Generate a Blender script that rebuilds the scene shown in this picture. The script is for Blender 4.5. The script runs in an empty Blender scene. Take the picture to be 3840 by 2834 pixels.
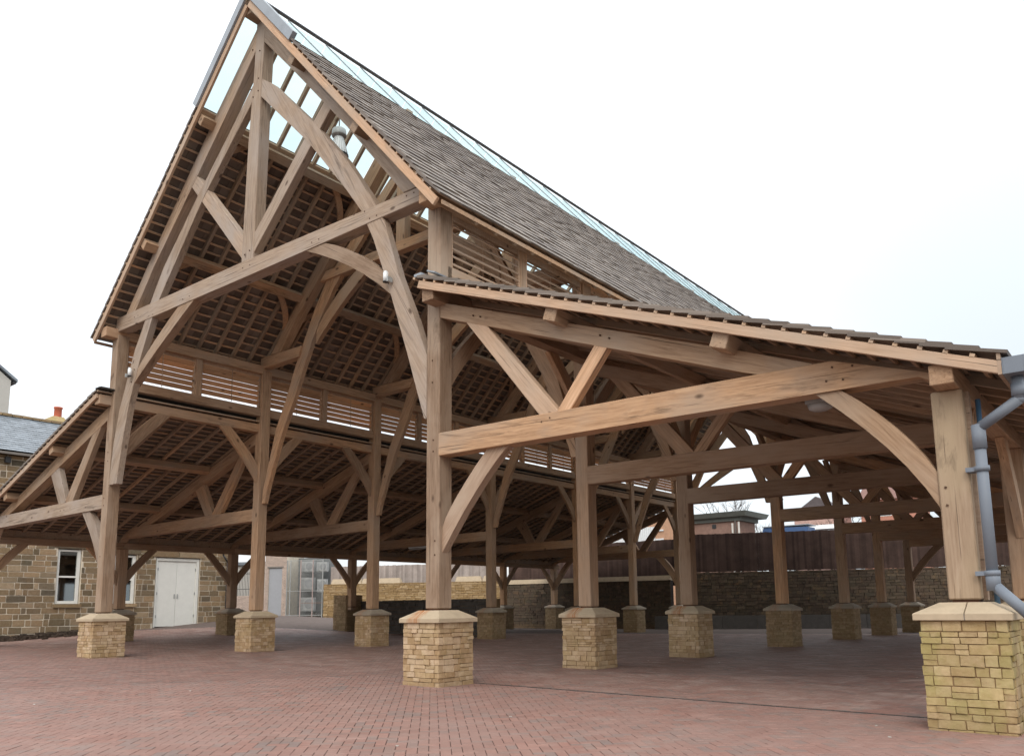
import bpy, bmesh, math, random
import numpy as np
from mathutils import Vector, Matrix
random.seed(7); rng = np.random.default_rng(7)
sc = bpy.context.scene
C = sc.collection

# ------------------------------------------------------------------ camera
F_PX, CX, CY = 3038.58, 1981.6, 1805.4
CAM = np.array([27.7584, -12.5389, 1.6]); YAW, PITCH, ROLL = .6666, .1520, -.0129
def cam_axes():
    cy, sy, cp, sp = math.cos(YAW), math.sin(YAW), math.cos(PITCH), math.sin(PITCH)
    f = np.array([-sy*cp, cy*cp, sp]); r = np.array([cy, sy, 0.]); u = np.cross(r, f)
    return f, r*math.cos(ROLL)+u*math.sin(ROLL), -r*math.sin(ROLL)+u*math.cos(ROLL)
cf, cr, cu = cam_axes()
cam = bpy.data.cameras.new('camera'); co = bpy.data.objects.new('camera', cam); C.objects.link(co)
co.matrix_world = Matrix([[cr[i], cu[i], -cf[i], CAM[i]] for i in range(3)]+[[0, 0, 0, 1]])
cam.sensor_width = 36; cam.lens = F_PX/3840*36
cam.shift_x = (1920-CX)/3840; cam.shift_y = (CY-1417)/3840
cam.clip_start = .05; cam.clip_end = 2000
sc.camera = co

# ------------------------------------------------------------------ world: pale overcast sky
SUN_EL, SUN_AZ = math.radians(42), math.radians(150)      # azimuth measured from +Y towards +X
w = bpy.data.worlds.new('World'); sc.world = w; w.use_nodes = True
nt = w.node_tree; nt.nodes.clear()
def wn(t, **k):
    n = nt.nodes.new(t)
    for a, b in k.items(): setattr(n, a, b)
    return n
L = nt.links.new
out = wn('ShaderNodeOutputWorld'); add = wn('ShaderNodeAddShader')
bg1 = wn('ShaderNodeBackground'); bg2 = wn('ShaderNodeBackground')
sky = wn('ShaderNodeTexSky', sky_type='NISHITA'); sky.sun_disc = False
sky.sun_elevation = SUN_EL; sky.sun_rotation = SUN_AZ; sky.dust_density = 4
bg1.inputs['Strength'].default_value = .05
tc = wn('ShaderNodeTexCoord'); sep = wn('ShaderNodeSeparateXYZ')
ramp = wn('ShaderNodeMapRange'); ramp.inputs['From Min'].default_value = 0; ramp.inputs['From Max'].default_value = 1
ramp.inputs['To Min'].default_value = .92; ramp.inputs['To Max'].default_value = 2.3
noi = wn('ShaderNodeTexNoise'); noi.inputs['Scale'].default_value = 2.2; noi.inputs['Detail'].default_value = 5
noi.inputs['Roughness'].default_value = .55
mp = wn('ShaderNodeMapping'); mp.inputs['Scale'].default_value = (1, 1, 2.2); mp.inputs['Location'].default_value = (.35, .1, .2)
cr_ = wn('ShaderNodeValToRGB')
cr_.color_ramp.elements[0].position = .32; cr_.color_ramp.elements[0].color = (.78, .87, .95, 1)
cr_.color_ramp.elements[1].position = .60; cr_.color_ramp.elements[1].color = (1, 1, .99, 1)
L(tc.outputs['Generated'], sep.inputs[0]); L(tc.outputs['Generated'], mp.inputs[0]); L(mp.outputs[0], noi.inputs[0])
pw = wn('ShaderNodeMath', operation='POWER'); pw.inputs[1].default_value = 1.35; pz = wn('ShaderNodeMath', operation='MAXIMUM'); pz.inputs[1].default_value = 0
L(sep.outputs['Z'], pz.inputs[0]); L(pz.outputs[0], pw.inputs[0]); L(pw.outputs[0], ramp.inputs['Value']); L(noi.outputs[0], cr_.inputs[0])
bank = wn('ShaderNodeVectorMath', operation='DOT_PRODUCT'); bank.inputs[1].default_value = tuple(Vector((-.02, .93, .30)).normalized())   # a bluish grey cloud bank, low to the north
L(tc.outputs['Generated'], bank.inputs[0]); bm1 = wn('ShaderNodeMapRange', interpolation_type='SMOOTHSTEP'); bm1.inputs['From Min'].default_value = .90; bm1.inputs['From Max'].default_value = 1.0
L(bank.outputs['Value'], bm1.inputs['Value']); cmx = wn('ShaderNodeMix', data_type='RGBA'); L(bm1.outputs[0], cmx.inputs[0]); L(cr_.outputs[0], cmx.inputs[6]); cmx.inputs[7].default_value = (.68, .715, .745, 1)
L(sky.outputs[0], bg1.inputs[0]); L(cmx.outputs[2], bg2.inputs[0]); L(ramp.outputs[0], bg2.inputs['Strength'])
L(bg1.outputs[0], add.inputs[0]); L(bg2.outputs[0], add.inputs[1]); L(add.outputs[0], out.inputs[0])
# ------------------------------------------------------------------ sun (veiled, very soft)
sl = bpy.data.lights.new('sun', 'SUN'); sl.energy = .9; sl.angle = math.radians(25); sl.color = (1, .93, .84)
so = bpy.data.objects.new('sun', sl); C.objects.link(so)
sd = Vector((math.sin(SUN_AZ)*math.cos(SUN_EL), math.cos(SUN_AZ)*math.cos(SUN_EL), math.sin(SUN_EL)))
so.rotation_euler = sd.to_track_quat('Z', 'Y').to_euler(); so.location = (30, -30, 40)
sc.view_settings.view_transform = 'Standard'; sc.view_settings.look = 'None'
sc.view_settings.exposure = 0; sc.view_settings.gamma = 1
sc.cycles.max_bounces = 8; sc.cycles.diffuse_bounces = 5; sc.cycles.transparent_max_bounces = 12

# ------------------------------------------------------------------ material helpers
class M:
    def __init__(s, name, rough=.8, spec=.3):
        s.m = bpy.data.materials.new(name); s.m.use_nodes = True
        s.t = s.m.node_tree; s.b = s.t.nodes['Principled BSDF']
        s.b.inputs['Roughness'].default_value = rough; s.b.inputs['Specular IOR Level'].default_value = spec
    def n(s, t, **k):
        o = s.t.nodes.new(t)
        for a, b in k.items():
            if a in o.inputs: o.inputs[a].default_value = b
            else: setattr(o, a, b)
        return o
    def l(s, a, b): s.t.links.new(a, b)
    def math(s, op, a, b=None, c=None):
        o = s.n('ShaderNodeMath', operation=op)
        for i, v in enumerate((a, b, c)):
            if v is None: continue
            if isinstance(v, (int, float)): o.inputs[i].default_value = v
            else: s.l(v, o.inputs[i])
        return o.outputs[0]
    def coord(s, kind='Object', scale=(1, 1, 1), rnd=True):
        t = s.n('ShaderNodeTexCoord'); mp = s.n('ShaderNodeMapping'); mp.inputs['Scale'].default_value = scale
        if kind == 'World': g = s.n('ShaderNodeNewGeometry'); s.l(g.outputs['Position'], mp.inputs[0]); return mp.outputs[0]
        s.l(t.outputs[kind], mp.inputs[0])
        if rnd:
            v = s.n('ShaderNodeVectorMath', operation='SCALE'); cx = s.n('ShaderNodeCombineXYZ')
            r = s.rnd(); s.l(r, cx.inputs[0]); s.l(r, cx.inputs[1]); s.l(r, cx.inputs[2])
            s.l(cx.outputs[0], v.inputs[0]); v.inputs['Scale'].default_value = 37.
            s.l(v.outputs[0], mp.inputs['Location'])
        return mp.outputs[0]
    def rnd(s):
        if not hasattr(s, '_r'):
            a = s.n('ShaderNodeObjectInfo').outputs['Random']; g = s.n('ShaderNodeNewGeometry').outputs['Random Per Island']
            s._r = s.math('FRACT', s.math('ADD', a, g))
        return s._r
    def noise(s, vec, scale, detail=3, rough=.6, dist=0):
        o = s.n('ShaderNodeTexNoise'); o.inputs['Scale'].default_value = scale; o.inputs['Detail'].default_value = detail
        o.inputs['Roughness'].default_value = rough; o.inputs['Distortion'].default_value = dist
        s.l(vec, o.inputs[0]); return o.outputs[0]
    def ramp(s, fac, stops):
        o = s.n('ShaderNodeValToRGB'); e = o.color_ramp.elements
        while len(e) < len(stops): e.new(.5)
        for q, (p, c) in zip(e, stops): q.position = p; q.color = (*c, 1) if len(c) == 3 else c
        s.l(fac, o.inputs[0]); return o.outputs[0]
    def mix(s, fac, a, b, mode='MIX'):
        o = s.n('ShaderNodeMix', data_type='RGBA', blend_type=mode)
        for i, v in ((0, fac), (6, a), (7, b)):
            if isinstance(v, (int, float)): o.inputs[i].default_value = v
            elif isinstance(v, tuple): o.inputs[i].default_value = (*v, 1)
            else: s.l(v, o.inputs[i])
        return o.outputs[2]
    def mask(s, fac, lo, hi):
        o = s.n('ShaderNodeMapRange'); o.inputs['From Min'].default_value = lo; o.inputs['From Max'].default_value = hi
        s.l(fac, o.inputs[0]); return o.outputs[0]
    def bump(s, h, strength=.3, dist=.01):
        o = s.n('ShaderNodeBump'); o.inputs['Strength'].default_value = strength; o.inputs['Distance'].default_value = dist
        s.l(h, o.inputs['Height']); s.l(o.outputs[0], s.b.inputs['Normal'])
    def col(s, c):
        if isinstance(c, tuple): s.b.inputs['Base Color'].default_value = (*c, 1)
        else: s.l(c, s.b.inputs['Base Color'])
        return s.m

def wood(name, a, b, c, grey, rough=.75, stain=.75):
    m = M(name, rough, .25); v = m.coord('Object', (.5, 7, 7))
    g = m.noise(v, 3.0, 6, .65, .4); g2 = m.noise(v, 14, 4, .6)
    base = m.ramp(g, [(.28, a), (.52, b), (.75, c)])
    t = m.ramp(m.rnd(), [(0, (.66, .66, .68)), (.35, (.95, .92, .88)), (.65, (1.0, .99, .98)), (1, (1.25, 1.12, .98))])
    base = m.mix(1, base, t, 'MULTIPLY')
    v2 = m.coord('Object', (.5, 1, 1)); wpat = m.noise(v2, .9, 4, .6)
    base = m.mix(m.mask(wpat, .42, .68), base, grey)
    st = m.noise(m.coord('Object', (.35, 2.2, 2.2)), 1.7, 5, .7, .6)
    base = m.mix(m.math('MULTIPLY', m.mask(st, .58, .74), stain), base, tuple(x*.42 for x in a))
    ck = m.noise(m.coord('Object', (.22, 16, 16)), 2.2, 3, .5)
    ckm = m.mask(ck, .655, .69); base = m.mix(m.math('MULTIPLY', ckm, .65), base, (.05, .035, .025))
    kn = m.n('ShaderNodeTexVoronoi'); kn.inputs['Scale'].default_value = 1.15; m.l(m.coord('Object', (.8, 1.6, 1.6)), kn.inputs[0])
    base = m.mix(m.math('MULTIPLY', m.mask(kn.outputs[0], .11, .05), .8), base, (.07, .04, .025))
    m.bump(m.math('ADD', m.math('MULTIPLY', g2, .5), m.math('MULTIPLY', ckm, -1.)), .35, .012)
    return m.col(base)
OAK = wood('weathered_oak', (.25, .16, .098), (.385, .26, .168), (.48, .345, .232), (.375, .285, .21))
OAK_OLD = wood('silvered_oak', (.24, .175, .13), (.36, .275, .205), (.44, .35, .275), (.38, .315, .265))
OAK_NEW = wood('fresh_oak', (.37, .245, .16), (.50, .345, .235), (.60, .44, .32), (.44, .34, .255), .7, .3)
OAK_RAFT = wood('rafter_wood', (.27, .19, .13), (.39, .285, .20), (.48, .36, .27), (.34, .27, .21), .8, .5)
SLATW = wood('bright_slat', (.50, .30, .17), (.64, .41, .25), (.74, .52, .34), (.58, .40, .26), .7, .2)  # brighter copy of the slat wood; lit look from inside put into colour
OAK_POST = wood('water_stained_oak', (.25, .175, .115), (.37, .275, .195), (.45, .35, .26), (.40, .305, .20), .78, .8)
OAK_IN = wood('brown_oak', (.28, .175, .105), (.43, .28, .175), (.54, .375, .25), (.38, .275, .195), .78, .55)
BATTEN = wood('batten_wood', (.42, .28, .18), (.56, .40, .27), (.66, .50, .36), (.50, .37, .27), .75, .2)
def stone(name, cols, moss=0., rough=.9, sc_=1., green=(.20, .22, .07), bump=.5):
    m = M(name, rough, .2); v = m.coord('Object', (1, 1, 1)) if 0 else m.coord('World')
    base = m.ramp(m.rnd(), [(i/(len(cols)-1), c) for i, c in enumerate(cols)])
    n = m.noise(v, 9*sc_, 6, .7); base = m.mix(m.mask(n, .35, .7), base, m.mix(1, base, (.72, .68, .6), 'MULTIPLY'))
    n2 = m.noise(v, 2.4*sc_, 4, .6); base = m.mix(m.math('MULTIPLY', m.mask(n2, .55, .75), .45), base, (.25, .15, .07))
    if moss:
        n3 = m.noise(v, 1.7, 5, .65); base = m.mix(m.math('MULTIPLY', m.mask(n3, .42, .62), moss), base, green)
    s_ = m.n('ShaderNodeSeparateXYZ'); m.l(v, s_.inputs[0]); foot = m.math('MULTIPLY', m.mask(m.math('ADD', s_.outputs[2], m.math('MULTIPLY', n2, .35)), .42, .12), .38)
    base = m.mix(foot, base, (.21, .135, .07))
    n4 = m.noise(v, 22*sc_, 5, .75); m.bump(m.math('ADD', n, n4), bump, .02)
    return m.col(base)
BUFF = stone('buff_sandstone', [(.51, .37, .225), (.42, .285, .165), (.56, .42, .28), (.37, .25, .14), (.59, .45, .32), (.53, .39, .255)], .15, green=(.34, .30, .12))
MOSSY = stone('mossy_sandstone', [(.50, .375, .20), (.40, .29, .15), (.55, .42, .25), (.36, .26, .135), (.50, .37, .23)], .38, green=(.29, .29, .09))
SHADED = stone('shaded_sandstone', [(.34, .24, .15), (.27, .19, .11), (.40, .29, .18), (.30, .22, .14)], .2, green=(.22, .19, .10))  # darker copy of the buff sandstone, shade put into its colour
YELLOW = stone('yellow_walling', [(.42, .295, .155), (.34, .23, .11), (.49, .36, .21), (.30, .20, .10)], 0)
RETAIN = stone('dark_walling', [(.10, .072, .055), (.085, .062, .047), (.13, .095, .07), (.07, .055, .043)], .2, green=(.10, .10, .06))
FACADE = stone('facade_stone', [(.30, .215, .13), (.15, .115, .075), (.38, .27, .17), (.22, .155, .095), (.42, .32, .22), (.12, .10, .075), (.34, .24, .14)], .15, green=(.16, .15, .08))
def plain(name, c, rough=.7, spec=.3, var=.15, scale=3., bump=.1, metal=0):
    m = M(name, rough, spec); v = m.coord('World'); n = m.noise(v, scale, 5, .65)
    k = m.ramp(n, [(.3, (1-var,)*3), (.7, (1+var,)*3)]); m.b.inputs['Metallic'].default_value = metal
    r = m.ramp(m.rnd(), [(0, (1-var,)*3), (1, (1+var*.6,)*3)])
    if bump: m.bump(m.noise(v, scale*9, 4), bump, .01)
    return m.col(m.mix(1, m.mix(1, (c[0], c[1], c[2]), k, 'MULTIPLY'), r, 'MULTIPLY'))
JOINT = plain('brown_joint', (.20, .13, .07), .95, .1)  # brown core seen in the joints between stones
MORTAR = plain('lime_mortar', (.64, .57, .46), .95, .1)
def capmat(name, c, rust):
    m = M(name, .85, .25); v = m.coord('Object', rnd=False); n = m.noise(v, 4, 6, .7)
    base = m.mix(m.mask(n, .35, .75), c, tuple(x*.78 for x in c))
    if rust:
        s = m.n('ShaderNodeSeparateXYZ'); m.l(v, s.inputs[0])
        wob = m.noise(m.coord('Object', (1, 1, .3), rnd=False), 3.5, 5, .6)
        x = m.math('ADD', s.outputs[0], m.math('MULTIPLY', m.math('SUBTRACT', wob, .5), .45))
        k = m.math('ABSOLUTE', m.math('ADD', x, .13)); k = m.mask(k, .24, .06)
        k = m.math('MULTIPLY', k, m.mask(m.noise(m.coord('Object', (7, 1, .5), rnd=False), 2.4, 4), .32, .58))
        f = m.mask(s.outputs[1], .05, -.15); k = m.math('MULTIPLY', k, f)
        base = m.mix(m.math('MULTIPLY', k, rust), base, (.34, .115, .025))
    m.bump(n, .15, .01); return m.col(base)
CAP = capmat('cap_sandstone', (.47, .375, .26), 0); CAPR = capmat('rust_stained_cap', (.47, .375, .26), .95); CAPG = capmat('grey_cap', (.36, .30, .23), .5)
TILE = M('stone_tile', .55, .3)
_v = TILE.coord('World'); _n = TILE.noise(_v, 5, 5, .7)
_b = TILE.ramp(TILE.rnd(), [(0, (.125, .10, .083)), (.4, (.17, .138, .113)), (.8, (.21, .173, .143)), (1, (.265, .225, .19))])
_b = TILE.mix(TILE.math('MULTIPLY', TILE.mask(_n, .5, .75), .5), _b, (.17, .155, .125)); TILE.bump(TILE.noise(_v, 30, 4), .3, .01); TILE = TILE.col(_b)
SLATE = plain('blue_slate', (.20, .225, .25), .45, .5, .22, 2.)
def brickmat(name, red, grey, mixp):
    m = M(name, .72, .35); v = m.coord('World')
    big = m.noise(v, .33, 4, .6); sel = m.math('ADD', m.rnd(), m.math('MULTIPLY', m.math('SUBTRACT', big, .5), 1.1))
    base = m.ramp(sel, [(0, grey[0]), (mixp-.06, grey[1]), (mixp+.06, red[0]), (.78, red[1]), (1, red[2])])
    wear = m.noise(m.coord('World', (.45, 1.4, 1)), .9, 6, .7, .8); base = m.mix(m.math('MULTIPLY', m.mask(wear, .5, .72), .4), base, m.mix(1, base, (.62, .6, .6), 'MULTIPLY'))
    fine = m.noise(v, 24, 5, .7); base = m.mix(m.mask(fine, .3, .8), base, m.mix(1, base, (.8, .78, .76), 'MULTIPLY'))
    # pale dust; wet reflections and extra brightness painted in too, mostly under the roof
    s = m.n('ShaderNodeSeparateXYZ'); m.l(v, s.inputs[0]); ins = m.mask(s.outputs[1], -.2, 3.)
    d = m.noise(m.coord('World', (1, 1, 1)), 1.3, 6, .7, .3)
    m1 = m.math('MULTIPLY', m.mask(d, .46, .66), m.math('MULTIPLY_ADD', ins, .75, .3))
    base = m.mix(m1, base, (.46, .355, .305))
    d2 = m.noise(v, .8, 5, .6); base = m.mix(m.math('MULTIPLY', m.mask(d2, .5, .8), m.math('MULTIPLY', ins, .7)), base, (.33, .235, .19))
    g3 = m.noise(v, .55, 3); base = m.mix(m.math('MULTIPLY', m.math('MULTIPLY_ADD', m.mask(g3, .35, .65), .5, .42), .8), base, (.26, .165, .137))
    r = m.n('ShaderNodeMapRange'); m.l(m.noise(v, 1.1, 4), r.inputs[0]); r.inputs['To Min'].default_value = .5; r.inputs['To Max'].default_value = .85
    m.l(r.outputs[0], m.b.inputs['Roughness']); m.bump(fine, .2, .006)
    return m.col(base)
BRICK = brickmat('block_paving', [(.245, .128, .10), (.28, .14, .108), (.325, .158, .12)], [(.175, .145, .132), (.215, .15, .125)], .24)
GROUND = plain('paving_bed', (.15, .115, .10), .9, .2, .2)
HOUSEB = plain('house_brick', (.26, .165, .13), .9, .2, .15)
PALEB = plain('pale_brick', (.50, .40, .34), .9, .2, .12)
RENDER = plain('grey_render', (.46, .44, .40), .9, .2, .06, .6)
WHITE = plain('white_paint', (.74, .74, .69), .5, .4, .04)
WHITEM = plain('white_metal', (.72, .74, .74), .45, .5, .04)
GREYP = plain('grey_pvc', (.18, .205, .24), .55, .35, .07, 1.2, 0)
LEAD = plain('lead_sheet', (.27, .30, .33), .45, .5, .15, 1.5)
DARK = plain('dark_metal', (.03, .03, .032), .5, .4, .1)
STEEL = plain('zinc_steel', (.34, .35, .34), .4, .5, .08, 3, 0)
GREYDOOR = plain('grey_door', (.33, .34, .36), .6, .3, .05)
FENCEG = plain('grey_fence_boards', (.36, .31, .28), .9, .2, .22, 1.)
FENCEB = plain('brown_fence_boards', (.07, .044, .036), .9, .2, .3, 1.)
CONC = plain('concrete', (.22, .20, .18), .9, .2, .15)
BLUE = plain('blue_sheet', (.06, .12, .26), .5, .4, .1)
POT = plain('terracotta', (.50, .14, .08), .8, .2, .1)
SOIL = plain('earth', (.07, .052, .04), 1, .1, .3, 6, .6)
BARK = plain('bark', (.10, .085, .075), .95, .1)
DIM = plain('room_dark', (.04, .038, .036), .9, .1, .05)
def glass(name, tint, mixv, rough=.1):
    m = M(name); t = m.t; o = t.nodes['Material Output']
    tr = m.n('ShaderNodeBsdfTransparent'); tr.inputs[0].default_value = (*tint, 1)
    gl = m.n('ShaderNodeBsdfGlossy'); gl.inputs['Roughness'].default_value = rough; gl.inputs[0].default_value = (.8, .85, .88, 1)
    mx = m.n('ShaderNodeMixShader'); mx.inputs[0].default_value = mixv
    m.l(tr.outputs[0], mx.inputs[1]); m.l(gl.outputs[0], mx.inputs[2]); m.l(mx.outputs[0], o.inputs['Surface']); return m.m
GLASS = glass('roof_glass', (.945, .975, .97), .04); GLASSL = glass('hazy_roof_glass', (.80, .87, .87), .04); PANE = glass('window_glass', (.55, .58, .56), .22, .03)
OPAL = plain('opal_diffuser', (.32, .32, .31), .4, .5, .03)

# ------------------------------------------------------------------ mesh helpers
def tag(o, label=None, cat=None, group=None, kind=None):
    for k, v in (('label', label), ('category', cat), ('group', group), ('kind', kind)):
        if v: o[k] = v
    return o
def link(name, me, parent=None, mat=None, mw=None):
    if mat is not None and not me.materials: me.materials.append(mat)
    o = bpy.data.objects.new(name, me); C.objects.link(o)
    if mw is not None: o.matrix_local = mw
    if parent is not None: o.parent = parent
    return o
def empty(name, loc, label, cat, group=None, rz=0):
    o = bpy.data.objects.new(name, None); C.objects.link(o); o.location = loc; o.rotation_euler.z = rz
    o.empty_display_size = .3
    return tag(o, label, cat, group)
def struct(name, me, mat): return tag(link(name, me, None, mat), kind='structure')
def bm_mesh(name, bm, mat, bevel=0, smooth=False):
    if bevel: bmesh.ops.bevel(bm, geom=bm.edges[:], offset=bevel, segments=1, affect='EDGES', clamp_overlap=True)
    bmesh.ops.recalc_face_normals(bm, faces=bm.faces[:])
    me = bpy.data.meshes.new(name); bm.to_mesh(me); bm.free(); me.materials.append(mat)
    if smooth:
        for p in me.polygons: p.use_smooth = True
    return me
BOXF = np.array([[0, 3, 2, 1], [4, 5, 6, 7], [0, 1, 5, 4], [1, 2, 6, 5], [2, 3, 7, 6], [3, 0, 4, 7]])
SG = np.array([[-1, -1, -1], [1, -1, -1], [1, 1, -1], [-1, 1, -1], [-1, -1, 1], [1, -1, 1], [1, 1, 1], [-1, 1, 1]], float)
def quads_mesh(name, V, F, mat):
    me = bpy.data.meshes.new(name); V = np.asarray(V, float).reshape(-1, 3); F = np.asarray(F).reshape(-1, 4)
    me.vertices.add(len(V)); me.vertices.foreach_set('co', V.ravel())
    me.loops.add(F.size); me.loops.foreach_set('vertex_index', F.ravel().astype(np.int32))
    me.polygons.add(len(F)); me.polygons.foreach_set('loop_start', np.arange(0, F.size, 4, dtype=np.int32))
    me.update(calc_edges=True); me.shade_flat(); me.materials.append(mat); return me
def boxes_mesh(name, V8, mat):          # V8: (n,8,3) corners
    V8 = np.asarray(V8, float).reshape(-1, 8, 3); n = len(V8)
    return quads_mesh(name, V8, (BOXF[None]+8*np.arange(n)[:, None, None]), mat)
def box8(c, h, R=None, jit=0):          # centre, half sizes, rotation matrix
    v = SG*np.asarray(h)
    if jit: v = v+rng.uniform(-jit, jit, v.shape)
    if R is not None: v = v@np.asarray(R).T
    return v+np.asarray(c)
def b8(x0, x1, y0, y1, z0, z1): return box8(((x0+x1)/2, (y0+y1)/2, (z0+z1)/2), ((x1-x0)/2, (y1-y0)/2, (z1-z0)/2))
def boxpart(name, bxs, mat, parent, kind=None):
    o = link(name, boxes_mesh(name, bxs, mat), parent)
    if kind: o['kind'] = kind
    return o
_bc = {}
def beam_mesh(l, a, b, mat, bev=.012):
    k = (round(l, 3), round(a, 3), round(b, 3), mat.name)
    if k not in _bc:
        bm = bmesh.new(); bmesh.ops.create_cube(bm, size=1)
        for v in bm.verts: v.co = Vector((v.co.x*l, v.co.y*a, v.co.z*b))
        _bc[k] = bm_mesh('beam', bm, mat, bev)
    return _bc[k]
def beam(name, p0, p1, a, b, mat, parent, up=(0, 1, 0), bev=.012):
    """square timber from p0 to p1; a across 'up', b along the third axis"""
    p0, p1 = Vector(p0), Vector(p1); d = (p1-p0); l = d.length; x = d/l
    y = Vector(up); y = (y-x*y.dot(x)).normalized(); z = x.cross(y)
    mw = Matrix([[x[i], y[i], z[i], ((p0+p1)/2)[i]] for i in range(3)]+[[0, 0, 0, 1]])
    return link(name, beam_mesh(l, a, b, mat, bev), parent, None, mw)
def prism(name, pts, y0, y1, mat, parent, bev=.012):
    """timber with an outline in the XZ plane and real thickness along Y; local X runs along it"""
    P = np.array(pts, float); c = P.mean(0); u, s_, vt = np.linalg.svd(P-c); d = vt[0]
    n = np.array([-d[1], d[0]]); ym = (y0+y1)/2; bm = bmesh.new(); t = (y1-y0)/2
    Q = [((p-c)@d, (p-c)@n) for p in P]
    a = [bm.verts.new((q[0], -t, q[1])) for q in Q]; b = [bm.verts.new((q[0], t, q[1])) for q in Q]
    bm.faces.new(a); bm.faces.new(b[::-1]); k = len(Q)
    for i in range(k): bm.faces.new((a[i], b[i], b[(i+1) % k], a[(i+1) % k]))
    me = bm_mesh(name, bm, mat, bev)
    mw = Matrix([[d[0], 0, n[0], c[0]], [0, 1, 0, ym], [d[1], 0, n[1], c[1]], [0, 0, 0, 1]])
    if mw.to_3x3().determinant() < 0:   # keep a proper rotation
        for v in me.vertices: v.co.z *= -1
        me.flip_normals(); mw = Matrix([[d[0], 0, -n[0], c[0]], [0, 1, 0, ym], [d[1], 0, -n[1], c[1]], [0, 0, 0, 1]])
    return link(name, me, parent, None, mw)
def tube(bm, p0, p1, r0, r1=None, n=12, caps=True):
    p0, p1 = Vector(p0), Vector(p1); r1 = r0 if r1 is None else r1; d = (p1-p0).normalized()
    q = d.to_track_quat('Z', 'Y'); A = []; B = []
    for i in range(n):
        v = Vector((math.cos(2*math.pi*i/n), math.sin(2*math.pi*i/n), 0))
        A.append(bm.verts.new(p0+q@(v*r0))); B.append(bm.verts.new(p1+q@(v*r1)))
    for i in range(n): bm.faces.new((A[i], A[(i+1) % n], B[(i+1) % n], B[i]))
    if caps: bm.faces.new(A[::-1]); bm.faces.new(B)
def tubes(name, segs, mat, parent, n=12, smooth=True):
    bm = bmesh.new()
    for s in segs: tube(bm, *s, n=n) if len(s) < 5 else tube(bm, *s)
    me = bm_mesh(name, bm, mat)
    if smooth:
        for p in me.polygons: p.use_smooth = len(p.vertices) == 4
    return link(name, me, parent)
def lathe(prof, n=20):
    bm = bmesh.new(); rows = []
    for r, z in prof: rows.append([bm.verts.new((r*math.cos(2*math.pi*i/n), r*math.sin(2*math.pi*i/n), z)) for i in range(n)])
    for a, b in zip(rows, rows[1:]):
        for i in range(n): bm.faces.new((a[i], a[(i+1) % n], b[(i+1) % n], b[i]))
    return bm

# ------------------------------------------------------------------ ground
W, AR, AL = 15.41, 10.12, 11.1
YF = [0, 5.71, 11.52, 19.51, 27.38, 33.7, 40.0]
GP = np.array([(0, 0, .13), (0, 5.7, .03), (0, 11.5, -.04), (0, 19.5, -.04), (W, 0, 0), (W, 5.7, -.03), (W, 11.5, -.07), (W, 19.5, -.11),
 (W, 27.4, -.14), (W, 33.7, -.17), (W, 40, -.2), (25.5, 0, -.09), (25.5, 20, -.13), (25.5, 40, -.2), (-11.1, 5.7, .22), (-11.1, 11.5, .34), (-11.1, 19.5, .24),
 (-18, 3.2, .25), (-18, 6.7, .46), (-18, 12.3, .74), (-18, 15.3, .98), (-30, 30, 1.0), (-37, 31.3, 1.1), (-33, 33, .9), (-17, 40, -.15), (0, 30, -.1), (0, 40, -.2),
 (27.8, -12.5, -.06), (8, -6, .05), (-12, -3, .25), (14, 50, -.2), (40, 10, -.1), (40, 45, -.2), (-22, 24, 1.0)])
def _phi(d): return np.sqrt(d*d+4.)
_A = _phi(np.linalg.norm(GP[:, None, :2]-GP[None, :, :2], axis=2)); _n = len(GP)
_M = np.zeros((_n+1, _n+1)); _M[:_n, :_n] = _A; _M[:_n, _n] = 1; _M[_n, :_n] = 1
_wt = np.linalg.solve(_M, np.append(GP[:, 2], 0))
def gz(x, y):
    x = np.asarray(x, float); y = np.asarray(y, float); xc = np.clip(x, -40, 45); yc = np.clip(y, -16, 52)
    d = np.sqrt((xc[..., None]-GP[:, 0])**2+(yc[..., None]-GP[:, 1])**2)
    return _phi(d)@_wt[:_n]+_wt[_n]
g1 = lambda x, y: float(gz(x, y))
xs = np.concatenate([[-900, -200, -90], np.arange(-45, 50, 1.), [90, 200, 900]]); ys = np.concatenate([[-900, -200, -60], np.arange(-20, 56, 1.), [90, 200, 900]])
X_, Y_ = np.meshgrid(xs, ys, indexing='ij'); Z_ = gz(X_, Y_)-.03; Vg = np.stack([X_, Y_, Z_], -1).reshape(-1, 3); ny = len(ys)
I_ = (np.arange(len(xs)-1)[:, None]*ny+np.arange(ny-1)[None]).ravel()
paving = struct('paving', quads_mesh('paving', Vg, np.stack([I_, I_+ny, I_+ny+1, I_+1], -1), GROUND), None)

def in_view(P, mg=500):
    d = P-CAM; z = d@cf; zz = np.where(z > .1, z, .1); u = CX+F_PX*(d@cr)/zz; v = CY-F_PX*(d@cu)/zz
    return (z > .5) & (u > -mg) & (u < 3840+mg) & (v > -mg) & (v < 2834+mg), z
bw = .13; ang = math.radians(45); ca, sa = math.cos(ang), math.sin(ang)
ii, jj = np.meshgrid(np.arange(-460, 460), np.arange(-460, 460), indexing='ij'); ii = ii.ravel(); jj = jj.ravel(); mm = (ii-jj) % 4
O0 = np.array([12., 12.])
def place(cu_, cv_): return O0[0]+bw*(cu_*ca-cv_*sa), O0[1]+bw*(cu_*sa+cv_*ca)
bh_ = []
for m_, du, dv, hu, hv in ((0, 1., .5, 1., .5), (2, .5, 0., .5, 1.)):
    s_ = mm == m_; a, b = place(ii[s_]+du, jj[s_]+dv); bh_.append(np.stack([a, b, np.full(a.shape, hu), np.full(a.shape, hv)], -1))
BR = np.concatenate(bh_); Pz = np.stack([BR[:, 0], BR[:, 1], gz(BR[:, 0], BR[:, 1])], -1)
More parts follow.
